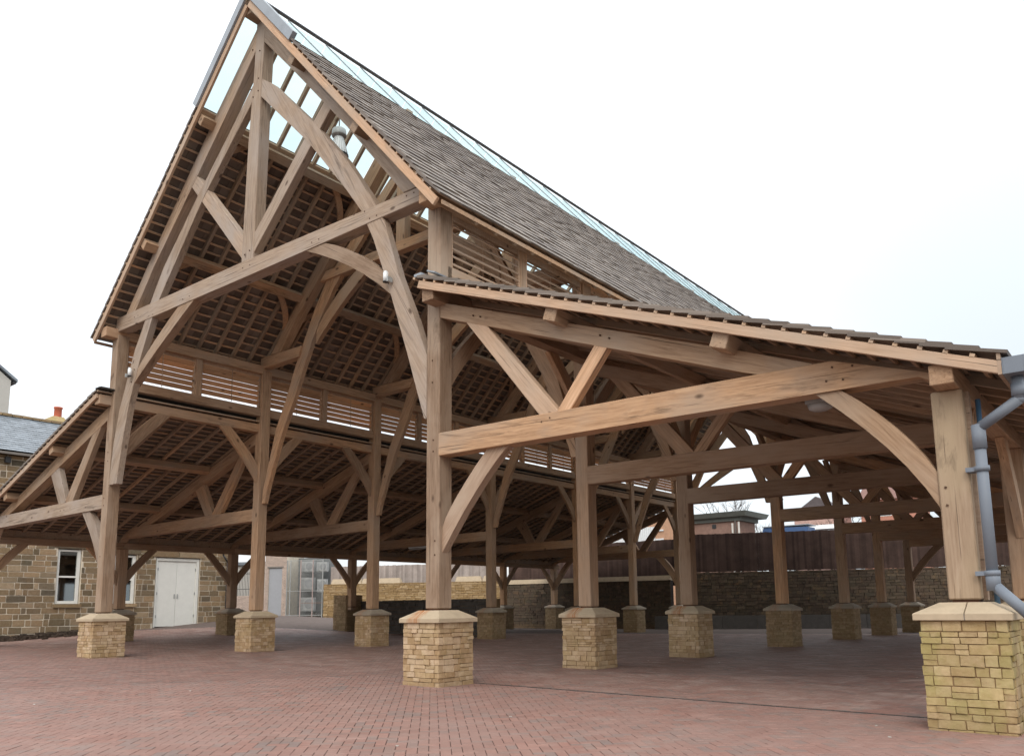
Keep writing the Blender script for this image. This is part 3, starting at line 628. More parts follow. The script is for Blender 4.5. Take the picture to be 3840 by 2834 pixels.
def plinth(x, y, zt_body, zcap, mat, capm, detail, hw=.52, label=None, zbot=None):
    g0 = g1(x, y)-.12 if zbot is None else zbot
    p = boxpart('stone_plinth', [b8(x-hw+.012, x+hw-.012, y-hw+.012, y+hw-.012, g0, zt_body-.002)], JOINT, hall)
    if label: p['label'] = label
    stuff = []; z = g0
    for ci, h in enumerate(courses(zt_body-g0, .055, .16)):
        par = ci % 2
        for face in range(4):
            full = (face % 2 == par); ext = hw if full else hw-.12
            u = -ext
            for wd in split(2*ext, .11, .36):
                subs = [(0, h)]
                if h > .14 and random.random() < .35 and wd < .35: subs = [(0, h*.5), (h*.5, h*.5)]
                for dz, hh in subs:
                    pr = random.uniform(-.006, .022); cu_ = u+wd/2; zz = z+dz+hh/2; dpt = .13; off = hw-dpt/2+pr
                    j = .010; size = (max(wd-j, .03), dpt, max(hh-j*.8, .02))
                    if face == 0: c = (x+cu_, y-off, zz); rz = 0
                    elif face == 2: c = (x+cu_, y+off, zz); rz = math.pi
                    elif face == 1: c = (x+off, y+cu_, zz); rz = math.pi/2
                    else: c = (x-off, y+cu_, zz); rz = -math.pi/2
                    if detail and face in (0, 1):
                        s_ = link('stone', random.choice(SM[mat.name]), p); s_.location = c; s_.rotation_euler = (random.uniform(-.01, .01), random.uniform(-.012, .012), rz); s_.scale = size
                    else:
                        ex = (size[0]/2, dpt/2, size[2]/2) if face in (0, 2) else (dpt/2, size[0]/2, size[2]/2)
                        stuff.append(box8(c, ex, None, .003))
                u += wd
        z += h
    boxpart('stonework', stuff, mat, p, 'stuff')
    bm = bmesh.new(); hc = .59; hp = .30; e = .09; rows = []
    for hh, zz in ((hc, 0), (hc, e), (hp, zcap-zt_body), ):
        rows.append([bm.verts.new((sx*hh, sy*hh, zz)) for sx, sy in ((-1, -1), (1, -1), (1, 1), (-1, 1))])
    bm.faces.new(rows[0][::-1]); bm.faces.new(rows[-1])
    for a, b in zip(rows, rows[1:]):
        for i in range(4): bm.faces.new((a[i], a[(i+1) % 4], b[(i+1) % 4], b[i]))
    if detail and mat is MOSSY:
        bmb = bm.copy()
        for b_, sgn in ((bm, 1), (bmb, -1)):
            bmesh.ops.bisect_plane(b_, geom=b_.verts[:]+b_.edges[:]+b_.faces[:], plane_co=(.006*sgn+.04, 0, 0), plane_no=(sgn, 0, 0), clear_inner=True)
            bmesh.ops.holes_fill(b_, edges=[e for e in b_.edges if e.is_boundary])
            o = link('coping', bm_mesh('coping', b_, capm, .006), p); o.location = (x, y, zt_body)
        boxpart('coping_joint', [[(x+.035, y-.583, zt_body+.004), (x+.045, y-.583, zt_body+.004), (x+.045, y+.583, zt_body+.004), (x+.035, y+.583, zt_body+.004), (x+.035, y-.583, zt_body+.082), (x+.045, y-.583, zt_body+.082), (x+.045, y+.583, zt_body+.082), (x+.035, y+.583, zt_body+.082)]], CONC, p)
        return
    cmesh = bm_mesh('coping', bm, capm, .008); o = link('coping', cmesh, p); o.location = (x, y, zt_body)
for i, y in enumerate(YF):
    plinth(0, y, 1.28, 1.535, BUFF if i < 3 else SHADED, [CAP, CAP, CAPG][min(i, 2)], False)
    plinth(W, y, 1.28, 1.535, BUFF if i < 3 else SHADED, CAPR if i < 3 else CAPG, i < 2, label='buff plinth with rust stained coping' if i < 3 else None)
    plinth(W+AR, y, 1.34, 1.575, MOSSY if i < 2 else SHADED, CAP, i == 0, label='mossy yellow plinth beside the grey downpipe' if i == 0 else None)
    if i != 3: plinth(-AL, y, 1.42, 1.675, SHADED, CAPG, False)
# wall pier and low wall that carry the fourth outer post on the left
boxpart('post_foot', [b8(-AL-.2, -AL+.2, 19.31, 19.71, 1.5, 1.66)], OAK, hall)
# gutter and downpipe
gut = []
for (x0, x1, z0, z1) in ((26.30, 26.56, 4.50, 4.515), (26.30, 26.315, 4.515, 4.72), (26.545, 26.56, 4.515, 4.72)): gut.append(b8(x0, x1, Y0-.03, Y1, z0, z1))
gut.append(b8(26.316, 26.544, Y0-.028, Y0-.01, 4.516, 4.719)); boxpart('gutter', gut, GREYP, hall)
boxpart('fascia', [b8(26.25, 26.297, Y0-.04, Y1, 4.50, 4.80)], OAK_NEW, hall)
dp_pts = [(26.43, -.42, 4.52), (26.43, -.42, 4.20), (25.90, -.28, 3.90), (25.90, -.28, 1.80), (26.33, -.42, 1.36), (26.33, -.42, -.1)]
dpipe = tubes('downpipe', [(a, b, .072) for a, b in zip(dp_pts, dp_pts[1:])]+[((26.43, -.42, 4.40), (26.43, -.42, 4.24), .088), ((25.90, -.28, 3.95), (25.90, -.28, 3.62), .088), ((25.90, -.28, 1.98), (25.90, -.28, 1.72), .088)], GREYP, hall, 24)
bm = bmesh.new()
for p in dp_pts[1:-1]: bmesh.ops.create_icosphere(bm, subdivisions=2, radius=.0725, matrix=Matrix.Translation(p))
link('pipe_elbow', bm_mesh('pipe_elbow', bm, GREYP, 0, True), dpipe)
for z in (3.35, 1.95):
    tubes('pipe_clip', [((25.90, -.28, z-.035), (25.90, -.28, z+.035), .094)], GREYP, dpipe, 24); boxpart('clip_bracket', [b8(25.70, 25.84, -.30, -.10, z-.03, z+.03)], GREYP, dpipe)
tubes('service_pipe', [((25.86, .16, 1.5), (25.86, .16, 4.4), .035)], plain('blue_pipe', (.08, .16, .26), .5), hall)
boxpart('cover_strip', [b8(25.725, 25.78, -.02, .12, 1.6, 4.5)], OAK_NEW, hall)
# drain slot along the front line of the paving
xs2 = np.arange(15.9, 25.0, .25)
boxpart('edge_channel', [box8((x+.125, .62+.006*math.sin(x*3), g1(x, .62)+.003), (.124, .028, .006)) for x in xs2], plain('channel_dark', (.07, .06, .055), .8), paving)

# ------------------------------------------------------------------ lamps (unlit)
def bell_lamp(loc, label):
    t = empty('high_bay_lamp', loc, label, 'lamp', None)
    link('lamp_shade', bm_mesh('lamp_shade', lathe([(.12, 0), (.15, -.03), (.16, -.08), (.26, -.45), (.29, -.62), (.30, -.66), (.285, -.66), (.15, -.1)], 28), WHITEM, 0, True), t)
    link('ballast_housing', bm_mesh('ballast_housing', lathe([(.0, .30), (.14, .30), (.22, .24), (.24, .06), (.23, .02), (.14, 0), (0, 0)], 28), STEEL, 0, True), t)
    link('lamp_rim', bm_mesh('lamp_rim', lathe([(.30, -.62), (.315, -.63), (.315, -.68), (.30, -.69)], 28), DARK), t)
    ribs = []
    for i in range(20):
        a = 2*math.pi*i/20; ribs.append(((.165*math.cos(a), .165*math.sin(a), -.09), (.298*math.cos(a), .298*math.sin(a), -.62), .008))
    tubes('lamp_ribs', ribs, STEEL, t, 5)
    tubes('hanging_rod', [((0, 0, .3), (0, 0, 2.2), .018)], STEEL, t, 8)
    return t
bell_lamp((8.0, 2.86, 16.72), 'large ribbed bell lamp hanging high in the nave roof behind the front truss')
def spot(loc, rz, label):
    t = empty('spotlight', loc, label, 'spotlight', 'spotlights fixed to the front arch braces', rz)
    tubes('lamp_barrel', [((0, 0, -.02), (0, 0, .20), .06), ((0, 0, .20), (0, 0, .23), .05)], WHITEM, t, 18)
    tubes('lens_ring', [((0, 0, -.04), (0, 0, -.02), .066)], DARK, t, 18); boxpart('bracket', [b8(-.02, .13, -.03, .03, -.03, .0), b8(.11, .15, -.06, .08, -.06, .06)], STEEL, t)
    return t
spot((13.92, -.30, 9.22), 0, 'small white spotlight on the right arch brace of the front truss'); spot((1.42, -.30, 9.30), math.pi, 'small white spotlight on the left arch brace of the front truss')
t = empty('bulkhead_lamp', (23.62, .32, 4.74), 'oval grey bulkhead light under the front aisle tie beam', 'lamp')
link('lamp_cover', bm_mesh('lamp_cover', lathe([(0, -.12), (.10, -.115), (.17, -.08), (.19, 0), (0, 0)], 20), OPAL, 0, True), t).scale = (1.1, .8, 1); boxpart('lamp_base', [b8(-.2, .2, -.14, .14, 0, .06)], STEEL, t)
def batten_lamp(loc, rz, label):
    t = empty('strip_light', loc, label, 'strip light', None, rz); boxpart('lamp_body', [b8(-.75, .75, -.09, .09, 0, .06)], WHITEM, t)
    tubes('diffuser', [((-.74, 0, -.03), (.74, 0, -.03), .07)], OPAL, t, 12); return t
batten_lamp((-5.2, 19.35, 4.90), 0, 'white strip light fixed under the left aisle tie beam')

# ------------------------------------------------------------------ left: stone building
SB = empty('stone_building', (-18, 6, .4), 'long coursed stone building with slate roof, white sash windows and white double door', 'building')
FX = -18.0
def loc8(b, o=(-18, 6, .4)): return np.asarray(b)-np.array(o)
openings = [(5.62, 6.84, 1.95, 4.92), (8.55, 9.80, 1.95, 4.75), (10.90, 13.62, .3, 4.66)]
yc_ = sorted({-4.0, 15.6, *[o[0] for o in openings], *[o[1] for o in openings]}); zc_ = sorted({-.5, 9.55, *[o[2] for o in openings], *[o[3] for o in openings]})
wb = []
for a, b in zip(yc_, yc_[1:]):
    for c_, d_ in zip(zc_, zc_[1:]):
        if any(o[0] <= (a+b)/2 <= o[1] and o[2] <= (c_+d_)/2 <= o[3] for o in openings): continue
        wb.append(loc8(b8(FX-.45, FX, a, b, c_, d_)))
wb += [loc8(b8(-26, -18.45, -4, -3.6, -.5, 9.5)), loc8(b8(-26, -18.45, 15.2, 15.6, -.5, 9.5)), loc8(b8(-26, -25.6, -3.6, 15.2, -.5, 9.5))]
wallp = boxpart('wall', wb, MORTAR, SB)
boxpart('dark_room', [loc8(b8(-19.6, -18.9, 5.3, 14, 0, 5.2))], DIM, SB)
st = []; z = -.1
while z < 9.45:
    h = random.uniform(.27, .36); y = -4+random.uniform(-.4, 0)
    while y < 15.6:
        wd = random.choice([random.uniform(.22, .35), random.uniform(.5, .8), random.uniform(.55, .9)]); ye = min(y+wd, 15.6)
        if 15.6-ye < .15: ye = 15.6
        a, b = max(y, -4), ye; segs = [(a, b)]
        for o in openings:
            if z+h > o[2]+.05 and z < o[3]-.02:
                ns = []
                for u, v in segs:
                    if v <= o[0] or u >= o[1]: ns.append((u, v))
                    else:
                        if o[0]-u > .12: ns.append((u, o[0]))
                        if v-o[1] > .12: ns.append((o[1], v))
                segs = ns
        for u, v in segs:
            if v-u > .1: st.append(((u+v)/2, z+h/2, v-u-.038, h-.038))
        y += wd
    z += h
def vis_score(s): return (0 if (s[0] > 2.8 and g1(-18, s[0])-.1 < s[1] < 5.3) else 100)+abs(s[0]-9)
st.sort(key=vis_score); rest = []
for k, (yc, zc, wd, hh) in enumerate(st):
    lintel = any(o[0]-.1 < yc < o[1]+.1 and o[3] < zc < o[3]+.38 for o in openings)
    if lintel: continue
    if k < 290:
        s_ = link('stone', random.choice(SM[FACADE.name]), wallp); s_.location = (-.038, yc-6, zc-.4); s_.rotation_euler = (0, 0, math.pi/2); s_.scale = (wd, .11, hh)
    else: rest.append(loc8(box8((FX-.035, yc, zc), (.05, wd/2, hh/2), None, .006)))
boxpart('coursed_stone', rest, FACADE, wallp, 'stuff')
for o in openings:
    for a, b in ((o[0]-.25, (o[0]+o[1])/2-.02), ((o[0]+o[1])/2+.02, o[1]+.25)) if o[1]-o[0] > 2 else ((o[0]-.18, o[1]+.18),):
        boxpart('lintel', [loc8(box8((FX-.06, (a+b)/2, o[3]+.19), (.12, (b-a)/2, .17), None, .006))], FACADE, SB)
def sash(y0, y1, z0, z1):
    f = boxpart('sash_window', [loc8(b8(-18.20, -18.08, y0, y0+.10, z0, z1)), loc8(b8(-18.20, -18.08, y1-.16, y1, z0, z1)), loc8(b8(-18.20, -18.08, y0+.1, y1-.16, z1-.10, z1)),
        loc8(b8(-18.20, -18.06, y0+.1, y1-.16, z0, z0+.15)), loc8(b8(-18.22, -18.10, y0+.1, y1-.16, (z0+z1)/2-.05, (z0+z1)/2+.04))], WHITE, SB)
    m_ = (z0+z1)/2
    for a, b in ((z0+.15, m_-.05), (m_+.04, z1-.1)): boxpart('pane', [loc8(b8(-18.17, -18.16, y0+.1, y1-.16, a, b))], PANE, f)
    boxpart('blind', [loc8(b8(-18.62, -18.60, y0+.05, y1-.05, (z0+z1)/2+.1, z1))], plain('blind', (.10, .10, .09)), f)
    boxpart('sill', [loc8(box8((FX+.02, (y0+y1)/2, z0-.10), (.10, (y1-y0)/2+.12, .085), None, .004))], SHADED, SB)
sash(5.66, 6.80, 2.02, 4.86); sash(8.6, 9.76, 2.02, 4.68)
df = boxpart('door_frame', [loc8(b8(-18.22, -18.04, 10.95, 11.03, .66, 4.62)), loc8(b8(-18.22, -18.04, 13.42, 13.58, .66, 4.62)), loc8(b8(-18.22, -18.042, 11.03, 13.42, 4.46, 4.62))], WHITE, SB)
for a, b, hy in ((11.04, 12.22, 12.14), (12.235, 13.41, 12.32)):
    l_ = boxpart('door_leaf', [loc8(b8(-18.17, -18.10, a, b, .70, 4.45))], WHITE, SB)
    boxpart('door_handle', [loc8(b8(-18.099, -18.06, hy-.025, hy+.025, 2.3, 2.55))], STEEL, l_)
    hx = a+.03 if a < 12 else b-.03
    boxpart('hinges', [loc8(b8(-18.10, -18.07, hx-.02, hx+.04, z_, z_+.16)) for z_ in (1.2, 2.5, 3.9)], STEEL, l_)
# slate roof
def slates(S, y0, y1, gauge, wd, mat, parent, off, n_rows=None, name='slate_courses'):
    B_ = []
    n = int(S.L/gauge)
    for k in range(n):
        sl = S.L-k*gauge
        for yc in np.arange(y0+(k % 2)*wd/2, y1, wd):
            a = S.at(sl, .03+rng.uniform(-.004, .004)); b = S.at(sl-gauge*1.5, 0)
            V = []
            for hh in (0, .014):
                for (q, dy) in ((b, -1), (b, 1), (a, 1), (a, -1)): V.append((q[0]+S.n[0]*hh-off[0], yc+dy*(wd/2-.004)-off[1], q[1]+S.n[1]*hh-off[2]))
            B_.append(V)
    o = boxpart(name, B_, mat, parent, 'stuff'); return o
S1 = Slope(-22, 12.35, -17.65, 9.68); S2 = Slope(-22, 12.35, -26.3, 9.68)
slates(S1, -4.2, 15.8, .30, .42, SLATE, SB, (-18, 6, .4)); slates(S2, -4.2, 15.8, .6, .84, SLATE, SB, (-18, 6, .4))
boxpart('ridge_tiles', [loc8(box8((-22, y, 12.42), (.16, .235, .07), None, .01)) for y in np.arange(-4, 15.6, .5)], SHADED, SB, 'stuff')
gb = []
for yy in (-4, 15.2):
    V = [(-25.9, yy, 9.5), (-18.0, yy, 9.5), (-18.0, yy+.4, 9.5), (-25.9, yy+.4, 9.5), (-22.05, yy, 12.3), (-21.95, yy, 12.3), (-21.95, yy+.4, 12.3), (-22.05, yy+.4, 12.3)]; gb.append(loc8(V))
boxpart('gable', gb, FACADE, SB)
boxpart('eaves_gutter', [loc8(b8(-17.70, -17.56, -4.2, 15.8, 9.50, 9.62))], CONC, SB); boxpart('eaves_course', [loc8(b8(-18.0, -17.72, -4.2, 15.8, 9.50, 9.60))], SHADED, SB)
boxpart('roof_deck', [loc8([(-26.2, -4.1, 9.5), (-17.75, -4.1, 9.5), (-17.75, 15.7, 9.5), (-26.2, 15.7, 9.5), (-22.03, -4.1, 12.28), (-21.97, -4.1, 12.28), (-21.97, 15.7, 12.28), (-22.03, 15.7, 12.28)])], DIM, SB)
boxpart('alarm_box', [loc8(b8(-18, -17.8, 2.75, 3.0, 9.1, 9.4))], DARK, SB)
tubes('drainpipe', [((.12, 15.35-6, 0.2), (.12, 15.35-6, 4.1), .05), ((.12, 15.35-6, 4.1), (.2, 15.0-6, 4.5), .05), ((.2, 15.0-6, 4.5), (.2, 15.0-6, 9.0), .05)], DARK, SB, 10)
ch = boxpart('chimney', [loc8(box8((-26, 7.95, 11.2), (.45, .72, 2.05), None, .02)), loc8([(-26.5, 7.2, 13.25), (-25.5, 7.2, 13.25), (-25.5, 8.7, 13.25), (-26.5, 8.7, 13.25), (-26.2, 7.85, 13.66), (-25.8, 7.85, 13.66), (-25.8, 8.45, 13.66), (-26.2, 8.45, 13.66)])], MOSSY, SB)
link('chimney_pot', bm_mesh('chimney_pot', lathe([(.22, 0), (.215, .55), (.25, .57), (.25, .66), (.2, .66), (.19, .1)], 20), POT, 0, True), ch).location = (-8, 8.17-6, 13.62-.4)
# rendered house beyond
RH = empty('rendered_house', (-34, 2.4, 0), 'pale grey rendered gable of a tall house rising behind the slate roof', 'house')
def lo(b, o): return np.asarray(b)-np.array(o)
boxpart('wall', [lo(b8(-38, -30, -2, 6.76, -.5, 16.45), (-34, 2.4, 0))], RENDER, RH)
boxpart('gable', [lo([(-38, -2, 16.45), (-30, -2, 16.45), (-30, 6.76, 16.45), (-38, 6.76, 16.45), (-38, 2.3, 19.75), (-30, 2.3, 19.75), (-30, 2.4, 19.75), (-38, 2.4, 19.75)], (-34, 2.4, 0))], RENDER, RH)
for sg in (1, -1):
    y0_, y1_ = 2.35, 2.35+sg*4.75; z1_ = 16.50
    boxpart('roof', [lo([(-38.1, y0_, 19.85), (-29.85, y0_, 19.85), (-29.85, y1_, z1_-.12), (-38.1, y1_, z1_-.12), (-38.1, y0_, 20.0), (-29.85, y0_, 20.0), (-29.85, y1_, z1_+.06), (-38.1, y1_, z1_+.06)], (-34, 2.4, 0))], SLATE, RH)
boxpart('gutter', [lo(b8(-38, -29.9, 6.85, 7.05, 16.28, 16.40), (-34, 2.4, 0))], DARK, RH)

# ------------------------------------------------------------------ back left: yard wall, cage, brick outbuilding
L0 = np.array([-40., 30.]); Ld = np.array([-16.6, 40.4])-L0; Ld /= np.linalg.norm(Ld); Ln = np.array([Ld[1], -Ld[0]])   # Ln points towards the camera
RL = np.array([[Ld[0], -Ln[0], 0], [Ld[1], -Ln[1], 0], [0, 0, 1]])   # local x along wall, local y away from camera
angL = math.atan2(Ld[1], Ld[0])
def lrow(s): return (L0[0]+Ld[0]*s, L0[1]+Ld[1]*s)
def yard(name, s, z, label, cat, group=None):
    x, y = lrow(s); return empty(name, (x, y, z), label, cat, group, angL)
t = yard('brick_outbuilding', 3.9, .9, 'pale brick outbuilding with a plain grey door beside the wire cage', 'outbuilding')
boxpart('wall', [b8(-1.1, -.72, -0, .4, -.6, 5.6), b8(.66, 1.12, 0, .4, -.6, 5.6), b8(-.72, .66, 0, .4, 4.42, 5.6), b8(-1.1, 1.12, .4, 3, -.6, 5.55)], MORTAR, t)
bb = []; z = -.1; r_ = 0
while z < 5.5:
    u = -1.1+(0 if r_ % 2 else -.15)
    while u < 1.12:
        a, b = max(u, -1.1), min(u+.30, 1.12)
        if z < 4.40:
            if a < -.72 < b: b = -.72
            elif a < .66 < b: a = .66
            elif -.72 <= a < .66: a = b
        if b-a > .05: bb.append(box8(((a+b)/2, -.012, z+.055), ((b-a)/2-.008, .03, .047), None, .003))
        u += .31
    z += .118; r_ += 1
boxpart('brickwork', bb, PALEB, t, 'stuff'); boxpart('door', [b8(-.70, .64, .05, .12, .12, 4.40)], GREYDOOR, t); boxpart('door_lintel', [b8(-.85, .8, -.05, .1, 4.42, 4.55)], CONC, t)
t = yard('boundary_wall', 1.2, .9, 'low pale brick boundary wall topped by dark railings', 'wall')
boxpart('wall', [b8(-3.5, 1.55, .3, .6, -.6, 1.95)], PALEB, t)
bb = []; z = -.1; r_ = 0
while z < 1.9:
    for u in np.arange(-3.4+(r_ % 2)*.15, 1.4, .31): bb.append(box8((u+.15, .29, z+.055), (.145, .03, .047), None, .003))
    z += .118; r_ += 1
boxpart('brickwork', bb, PALEB, t, 'stuff')
rl = boxpart('railing', [b8(-3.5, 1.5, .43, .47, 2.55, 2.6), b8(-3.5, 1.5, .43, .47, 3.95, 4.0)], DARK, t)
for u in np.arange(-3.4, 1.5, .16):
    b_ = link('bar', beam_mesh(2.2, .03, .03, DARK, 0), rl); b_.matrix_local = Matrix.Translation((u, .45, 3.05))@Matrix.Rotation(math.pi/2, 4, 'Y')
t = yard('pale_house', 0.5, .9, 'cream gabled building seen between post and braces beyond the railings', 'building'); boxpart('wall', [b8(-6, 1.4, 5, 9, -1, 5.0)], RENDER, t); boxpart('roof', [box8((-2.3, 7, 5.2), (3.9, 2.3, .15))], SLATE, t)
t = yard('wire_cage', 6.85, .88, 'grey wire mesh cage with pale gate posts around air conditioning units', 'cage')
boxpart('back_wall', [b8(-1.85, 1.85, 2.0, 2.2, -.6, 5.4)], plain('cage_back', (.17, .18, .18)), t)
for u in (-1.80, -1.45, -.42, .80, 1.78): boxpart('gate_post', [b8(u-.035, u+.035, -.03, .03, -.3, 5.1)], plain('pinkish_post', (.46, .36, .33)) if u in (-.42, .80) else STEEL, t)
for z_ in (.15, 2.30, 5.05): boxpart('rail', [b8(-1.8, 1.8, -.02, .02, z_-.02, z_+.03)], STEEL, t)
boxpart('rail', [b8(-.3, 1.8, -.045, -.025, 1.22, 1.26)], plain('rusty_bar', (.30, .18, .14)), t)
ms = [b8(u-.004, u+.004, -.004, .004, 0, 5.0) for u in np.arange(-1.8, 1.8, .09)]+[b8(-1.8, 1.8, -.004, .004, z_-.004, z_+.004) for z_ in np.arange(.1, 5.0, .12)]
boxpart('wire_mesh', ms, STEEL, t, 'stuff'); boxpart('rubble', [box8((rng.uniform(0, 1.7), rng.uniform(.2, 1.5), .02+rng.uniform(0, .12)), rng.uniform(.05, .18, 3), None, .03) for _ in range(30)], SOIL, t, 'stuff')
acs = [(5.95, 7.2, 3.35, 4.42, 'white air conditioning unit, left one in the middle row of the cage'), (7.6, 8.45, 3.15, 4.25, 'white air conditioning unit, right one in the middle row of the cage'), (5.9, 7.3, 1.45, 2.62, 'white air conditioning unit, lowest one in the cage'),
       (6.0, 7.15, 5.0, 5.9, 'white air conditioning unit, left one in the top row of the cage'), (7.5, 8.5, 5.0, 5.8, 'white air conditioning unit, right one in the top row of the cage')]
for a, b, z0, z1, lb in acs:
    x, y = lrow((a+b)/2); x -= Ln[0]*.9; y -= Ln[1]*.9
    t = empty('air_conditioner', (x, y, z0), lb, 'air conditioner', 'air conditioning units in the cage', angL); hw = (b-a)/2; hh = z1-z0
    boxpart('casing', [b8(-hw, hw, 0, .4, 0, hh)], plain('dull_casing', (.42, .43, .42)), t)
    tubes('fan_grille', [((hw*.3, -.02, hh/2), (hw*.3, .0, hh/2), hh*.38)], plain('grille_grey', (.30, .31, .31)), t, 24)
    boxpart('side_vent', [b8(-hw+.05, -hw*.45, -.012, -.002, .08+k*hh*.1, .08+k*hh*.1+hh*.05) for k in range(8)], plain('vent_grey', (.28, .29, .29)), t)
    boxpart('bracket', [b8(-hw, hw, .05, .35, -.08, -.01), b8(-hw, -hw+.06, .05, .8, -.1, -.02)], STEEL, t)
# yellow retaining wall with cream copings, board fence behind
t = yard('yellow_stone_wall', 14, .6, 'sunlit yellow drystone wall with pieces of cream coping on top', 'wall')
boxpart('wall', [b8(-5.25, 11.6, .05, .5, -1.2, 3.12)], JOINT, t)
bb = []; z = -.6
while z < 3.1:
    h = random.uniform(.10, .20); u = -5.25
    while u < 11.6:
        wd = random.uniform(.25, .7); wd = min(wd, 11.6-u); bb.append(box8((u+wd/2, .03+random.uniform(-.03, .02), z+h/2), (wd/2-.01, .06, h/2-.01), None, .012)); u += wd
    z += h
boxpart('walling', bb, YELLOW, t, 'stuff')
for a, b in ((-4.55, -1.6), (-1.55, 2.15), (7.2, 9.6), (9.65, 11.7)):
    boxpart('coping', [[(a, -.05, 3.13), (b, -.05, 3.13), (b, .55, 3.13), (a, .55, 3.13), (a+.1, .15, 3.58), (b-.2, .15, 3.58), (b-.2, .5, 3.58), (a+.1, .5, 3.58)]], CAP, t)
def boards(name, s0, s1, zlo, zhi, mat, label, P0, D, ang_, back, w_=.16, cat='fence'):
    x, y = P0[0]+D[0]*(s0+s1)/2, P0[1]+D[1]*(s0+s1)/2; nx, ny_ = -D[1], D[0]
    t = empty(name, (x+nx*back, y+ny_*back, zlo), label, cat, None, ang_); bx = []; half = (s1-s0)/2
    boxpart('fence_rails', [b8(-half, half, .03, .09, k_, k_+.09) for k_ in (.3, (zhi-zlo)*.5, zhi-zlo-.3)], mat, t)
    us = np.arange(-half, half-w_, w_+(.008 if mat is FENCEG else .0005))
    allb = []
    for u in us: allb.append((u, rng.uniform(-.02, .02), rng.uniform(0, .012)))
    big = len(us) <= 300
    for u, dz, dy in allb:
        if big:
            o = link('board', beam_mesh(round(zhi-zlo, 2), .02, w_, mat, 0), t); o.matrix_local = Matrix.Translation((u+w_/2, -dy, (zhi-zlo)/2+dz))@Matrix.Rotation(-math.pi/2, 4, 'Y')
        else: bx.append(b8(u, u+w_, -.01-dy, .01-dy, 0, zhi-zlo+dz))
    if bx: boxpart('boards', bx, mat, t, 'stuff')
    return t
boards('board_fence', 8.8, 25.4, 2.9, 5.35, FENCEG, 'weathered grey vertical board fence above the yellow stone wall', L0, Ld, angL, 1.2)

# back walls -------------------------------------------------------------------
def rubble_wall(name, P0, P1, zb, zt, mat, label, cop=None, cat='wall', hlo=.14, hhi=.26):
    P0 = np.array(P0, float); P1 = np.array(P1, float); D = (P1-P0); Ln_ = np.linalg.norm(D); D /= Ln_; a_ = math.atan2(D[1], D[0])
    t = empty(name, (*((P0+P1)/2), zb), label, cat, None, a_); H = Ln_/2; boxpart('wall', [b8(-H, H, .05, .6, 0, zt-zb-.02)], JOINT if mat is not RETAIN else plain('dark_joint', (.05, .04, .035)), t)
    bx = []; z = 0
    while z < zt-zb-.05:
        h = min(random.uniform(hlo, hhi), zt-zb-z); u = -H
        while u < H:
            wd = min(random.uniform(.25, .75), H-u); bx.append(box8((u+wd/2, .03+random.uniform(-.03, .02), z+h/2), (max(wd/2-.012, .01), .06, h/2-.01), None, .012)); u += wd
        z += h
    boxpart('walling', bx, mat, t, 'stuff')
    if cop:
        u = -H
        while u < H:
            wd = min(1.6, H-u); boxpart('coping', [[(u+.005, -.08, zt-zb), (u+wd-.005, -.08, zt-zb), (u+wd-.005, .6, zt-zb), (u+.005, .6, zt-zb), (u+.005, .0, zt-zb+cop), (u+wd-.005, .0, zt-zb+cop), (u+wd-.005, .55, zt-zb+cop), (u+.005, .55, zt-zb+cop)]], CAP, t); u += wd
    return t, D, a_
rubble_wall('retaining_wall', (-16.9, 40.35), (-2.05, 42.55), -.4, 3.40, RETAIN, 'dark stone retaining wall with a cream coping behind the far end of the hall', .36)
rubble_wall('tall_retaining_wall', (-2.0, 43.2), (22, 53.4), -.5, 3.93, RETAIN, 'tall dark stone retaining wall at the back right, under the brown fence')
P0 = np.array([-2.0, 43.2]); D = np.array([24, 10.2]); D /= np.linalg.norm(D); aB = math.atan2(D[1], D[0])
boards('board_fence', 0, 26, 3.96, 6.85, FENCEB, 'dark brown vertical board fence on the tall retaining wall', P0, D, aB, .45, .16)
A0 = np.array([-16.9, 40.35]); DA = np.array([14.85, 2.2]); DA /= np.linalg.norm(DA)
boards('board_fence', 0, 15.2, 3.0, 6.55, FENCEB, 'dark brown vertical board fence behind the cream coping', A0, DA, math.atan2(DA[1], DA[0]), 1.2, .16)
t = empty('concrete_kerb', (8, 46.6, -.4), 'long low concrete kerb wall at the foot of the tall retaining wall', 'kerb wall', None, aB)
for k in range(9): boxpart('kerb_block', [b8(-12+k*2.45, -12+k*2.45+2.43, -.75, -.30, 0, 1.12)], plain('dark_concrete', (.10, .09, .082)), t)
t, _, _ = rubble_wall('low_wall', (-12.45, 20.35), (-.62, 20.35), -.3, 2.02, plain('shaded_low_wall', (.10, .09, .082), .9, .1, .2), 'low wall, coloured dark for its shaded side, running behind the fourth pair of posts', None)  # shade on the wall's near side is put into its dark colour
t2 = empty('stone_pier', (-11.85, 19.85, -.2), 'square yellow stone pier at the left end of the low wall, carrying a post', 'pier')
bx = []; z = 0
while z < 2.55:
    h = min(random.uniform(.1, .2), 2.6-z)
    for f_ in range(4):
        u = -.6
        while u < .6:
            wd = min(random.uniform(.2, .5), .6-u); c_ = u+wd/2; pos = [(c_, -.6), (.6, c_), (c_, .6), (-.6, c_)][f_]; ex = (wd/2-.008, .05) if f_ % 2 == 0 else (.05, wd/2-.008)
            bx.append(box8((pos[0], pos[1]*.96, z+h/2), (ex[0], ex[1], h/2-.008), None, .006)); u += wd
    z += h
boxpart('walling', bx, SHADED, t2, 'stuff'); boxpart('core', [b8(-.56, .56, -.56, .56, 0, 2.58)], JOINT, t2)
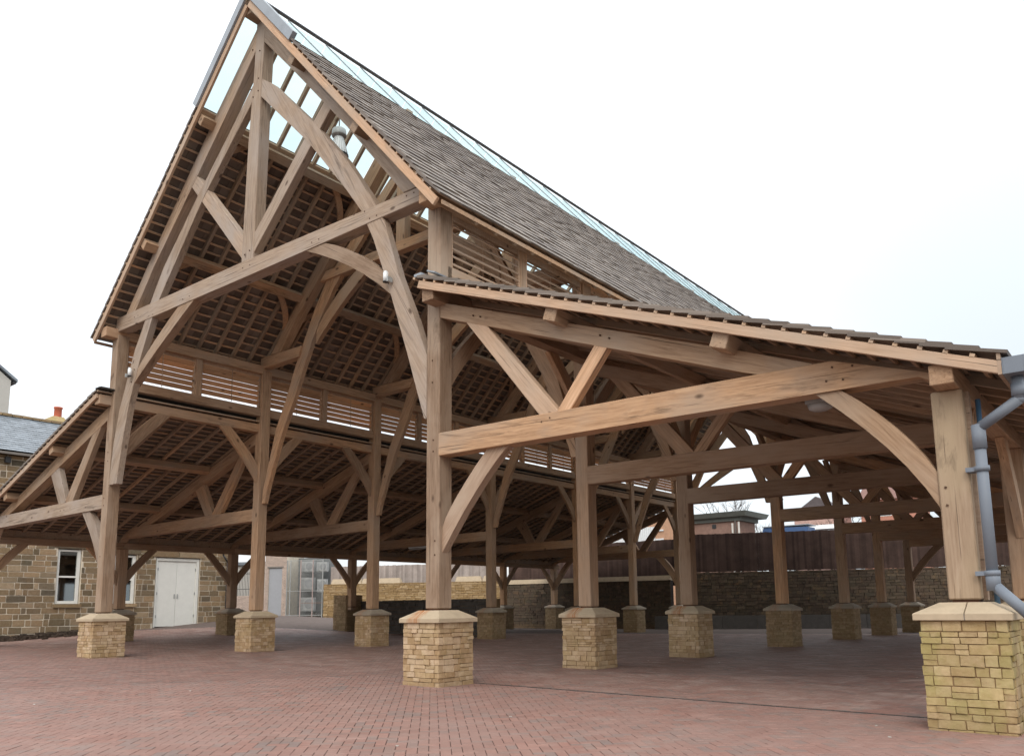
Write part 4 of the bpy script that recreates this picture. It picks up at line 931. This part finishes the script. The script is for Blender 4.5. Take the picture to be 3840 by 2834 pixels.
# earth strip at the foot of the stone building
soil = []
for _ in range(900):
    y = rng.uniform(-3, 7.2); x = -18+abs(rng.normal(0, .6))+.05; soil.append(box8((x, y, g1(x, y)+rng.uniform(-.02, .12)*(1-(x+18)/2.2)), rng.uniform(.03, .14, 3), None, .03))
tag(link('earth_strip', boxes_mesh('earth_strip', soil, SOIL)), kind='stuff')['label'] = 'strip of dark earth and rubble at the foot of the stone building'
# fallen bits on the paving
lit = []
for _ in range(26):
    x = rng.uniform(2, 25); y = rng.uniform(-9, 10); lit.append(box8((x, y, g1(x, y)+.006), (rng.uniform(.008, .022), rng.uniform(.006, .014), .004), None, .003))
tag(link('litter', boxes_mesh('litter', lit, RENDER)), kind='stuff')['label'] = 'small pale chips and cigarette ends scattered on the paving'

# ------------------------------------------------------------------ beyond the fence
def house(name, loc, sx, sy, h, rh, wall, roof, label, cat, rz=0, wins=(), eave=.3):
    t = empty(name, loc, label, cat, None, rz); boxpart('wall', [b8(-sx, sx, -sy, sy, 0, h)], wall, t)
    if rh: boxpart('roof', [[(-sx-eave, -sy-eave, h), (sx+eave, -sy-eave, h), (sx+eave, sy+eave, h), (-sx-eave, sy+eave, h), (-sx-eave, -.05, h+rh), (sx+eave, -.05, h+rh), (sx+eave, .05, h+rh), (-sx-eave, .05, h+rh)]], roof, t)
    for (u, v, wu, wv) in wins:
        f = boxpart('window', [b8(u-wu, u+wu, -sy-.04, -sy+.02, v, v+wv)], WHITE, t); boxpart('pane', [b8(u-wu+.08, u+wu-.08, -sy-.06, -sy-.045, v+.08, v+wv-.08)], plain('pane_dark', (.16, .18, .19), .2, .6), f)
    return t
t = house('flat_roof_block', (-8.2, 64, 0), 3.3, 2.0, 9.55, 0, HOUSEB, None, 'low brown brick flat roofed block with a wide dark fascia beyond the fence', 'building')
boxpart('roof_fascia', [[(-3.9, -2.6, 9.95), (4.3, -2.6, 9.95), (4.3, 2.6, 9.95), (-3.9, 2.6, 9.95), (-3.9, -2.9, 10.42), (4.5, -2.9, 10.42), (4.5, 2.9, 10.42), (-3.9, 2.9, 10.42)], b8(-3.5, 3.6, -2.2, 2.2, 9.56, 9.95)], plain('fascia', (.16, .17, .15)), t)
boxpart('vent', [b8(.55, .95, -2.06, -2.0, 8.95, 9.35)], DARK, t)
t = house('brick_warehouse', (-16.5, 62.2, 0), 5.8, 2.2, 10.6, 0, plain('orange_brick', (.46, .27, .17)), None, 'orange brick building with a large white roller shutter beyond the fence', 'building')
boxpart('roller_shutter', [b8(-2.7+k*.24, -2.7+k*.24+.21, -2.28, -2.21, 6.8, 9.4) for k in range(26)], WHITEM, t); boxpart('shutter_rail', [b8(3.6, 4.5, -2.35, -2.25, 8.9, 9.05), b8(3.6, 4.5, -2.35, -2.25, 8.0, 8.15), b8(-4, 3.9, -2.4, -2.2, 6.9, 7.6)], WHITEM, t)
t = house('pink_brick_house', (-6.6, 92, 0), 1.9, 3, 12.6, 2.2, plain('pink_brick', (.50, .33, .28)), plain('dark_roof', (.12, .10, .10)), 'pink brick house end with steep dark gabled roof seen through the right aisle', 'house', math.pi/2)
t = house('red_brick_house', (2.2, 92, 0), 3.2, 3, 13.6, 2.2, plain('red_brick', (.50, .23, .16)), plain('brown_roof', (.20, .11, .09)), 'red brick house with a white framed window seen below the right aisle roof', 'house', 0, [(-.6, 11.6, .9, 1.5), (1.6, 11.6, .6, 1.5)])
t = empty('blue_container', (-2.6, 66, 7.2), 'blue metal cabin roof showing above the brown fence', 'cabin')
boxpart('body', [[(-1.6, -1, 0), (3.4, -1, 0), (3.4, 1, 0), (-1.6, 1, 0), (-1.0, -1, 1.75), (3.4, -1, 1.6), (3.4, 1, 1.6), (-1.0, 1, 1.75)]], BLUE, t); boxpart('roof_sheet', [b8(-1.1, 3.5, -1.1, 1.1, 1.77, 1.85)], LEAD, t)
t = empty('white_shed', (1.9, 70, 7.4), 'white flat sheeted roof of a low shed above the brown fence', 'shed')
boxpart('wall', [b8(-3.5, 4, -1, 1, -1.4, 1.4)], WHITEM, t); boxpart('roof_sheet', [[(-3.7, -1.3, 1.4), (4.2, -1.3, 1.4), (4.2, 1.3, 1.4), (-3.7, 1.3, 1.4), (-3.4, -.2, 1.9), (4, -.2, 1.9), (4, .2, 1.9), (-3.4, .2, 1.9)]], plain('pale_sheet', (.55, .55, .54)), t)
t = empty('telegraph_pole', (-9.3, 84, 0), 'wooden telegraph pole with crossarm seen beyond the fence', 'pole'); tubes('pole', [((0, 0, 0), (0, 0, 14.6), .14)], BARK, t, 10)
boxpart('crossarm', [b8(-.7, .7, -.08, .08, 14.0, 14.15)], BARK, t)
t = empty('upright_poles', (-5.0, 61.5, 7.0), 'cluster of pale upright poles beside the flat roofed block', 'poles')
for k, (u, z_) in enumerate(((-.3, 2.3), (0, 2.5), (.35, 2.4))): tubes('pole', [((u, 0, -7), (u, 0, z_), .10)], RENDER if k != 1 else BARK, t, 8)
def bare_tree(loc, h, label, seed):
    r = random.Random(seed); t = empty('bare_tree', loc, label, 'tree', 'bare winter trees beyond the fence'); segs = []; tw = []
    def grow(p, d, l, rad, lv):
        q = p+d*l; (segs if lv < 2 else tw).append((tuple(p), tuple(q), rad, rad*.65))
        if lv >= 5: return
        for _ in range(3 if lv < 4 else 3):
            nd = (d+Vector((r.uniform(-.8, .8), r.uniform(-.8, .8), r.uniform(-.25, .6)))).normalized(); grow(p+d*l*r.uniform(.55, 1), nd, l*r.uniform(.6, .8), rad*.6, lv+1)
    grow(Vector((0, 0, 0)), Vector((0, 0, 1)), h*.35, .18, 0); tubes('trunk', segs, BARK, t, 6); tubes('crown', tw, BARK, t, 4); return t
for k, (x, y, h) in enumerate(((-12.5, 80, 17.5), (-9.8, 82, 16.5), (-3.6, 88, 15))):
    bare_tree((x, y, 0), h, ['bare winter tree, left one above the flat roofed block', 'bare winter tree, right one above the flat roofed block', 'small bare tree beyond the blue cabin'][k], k+3)
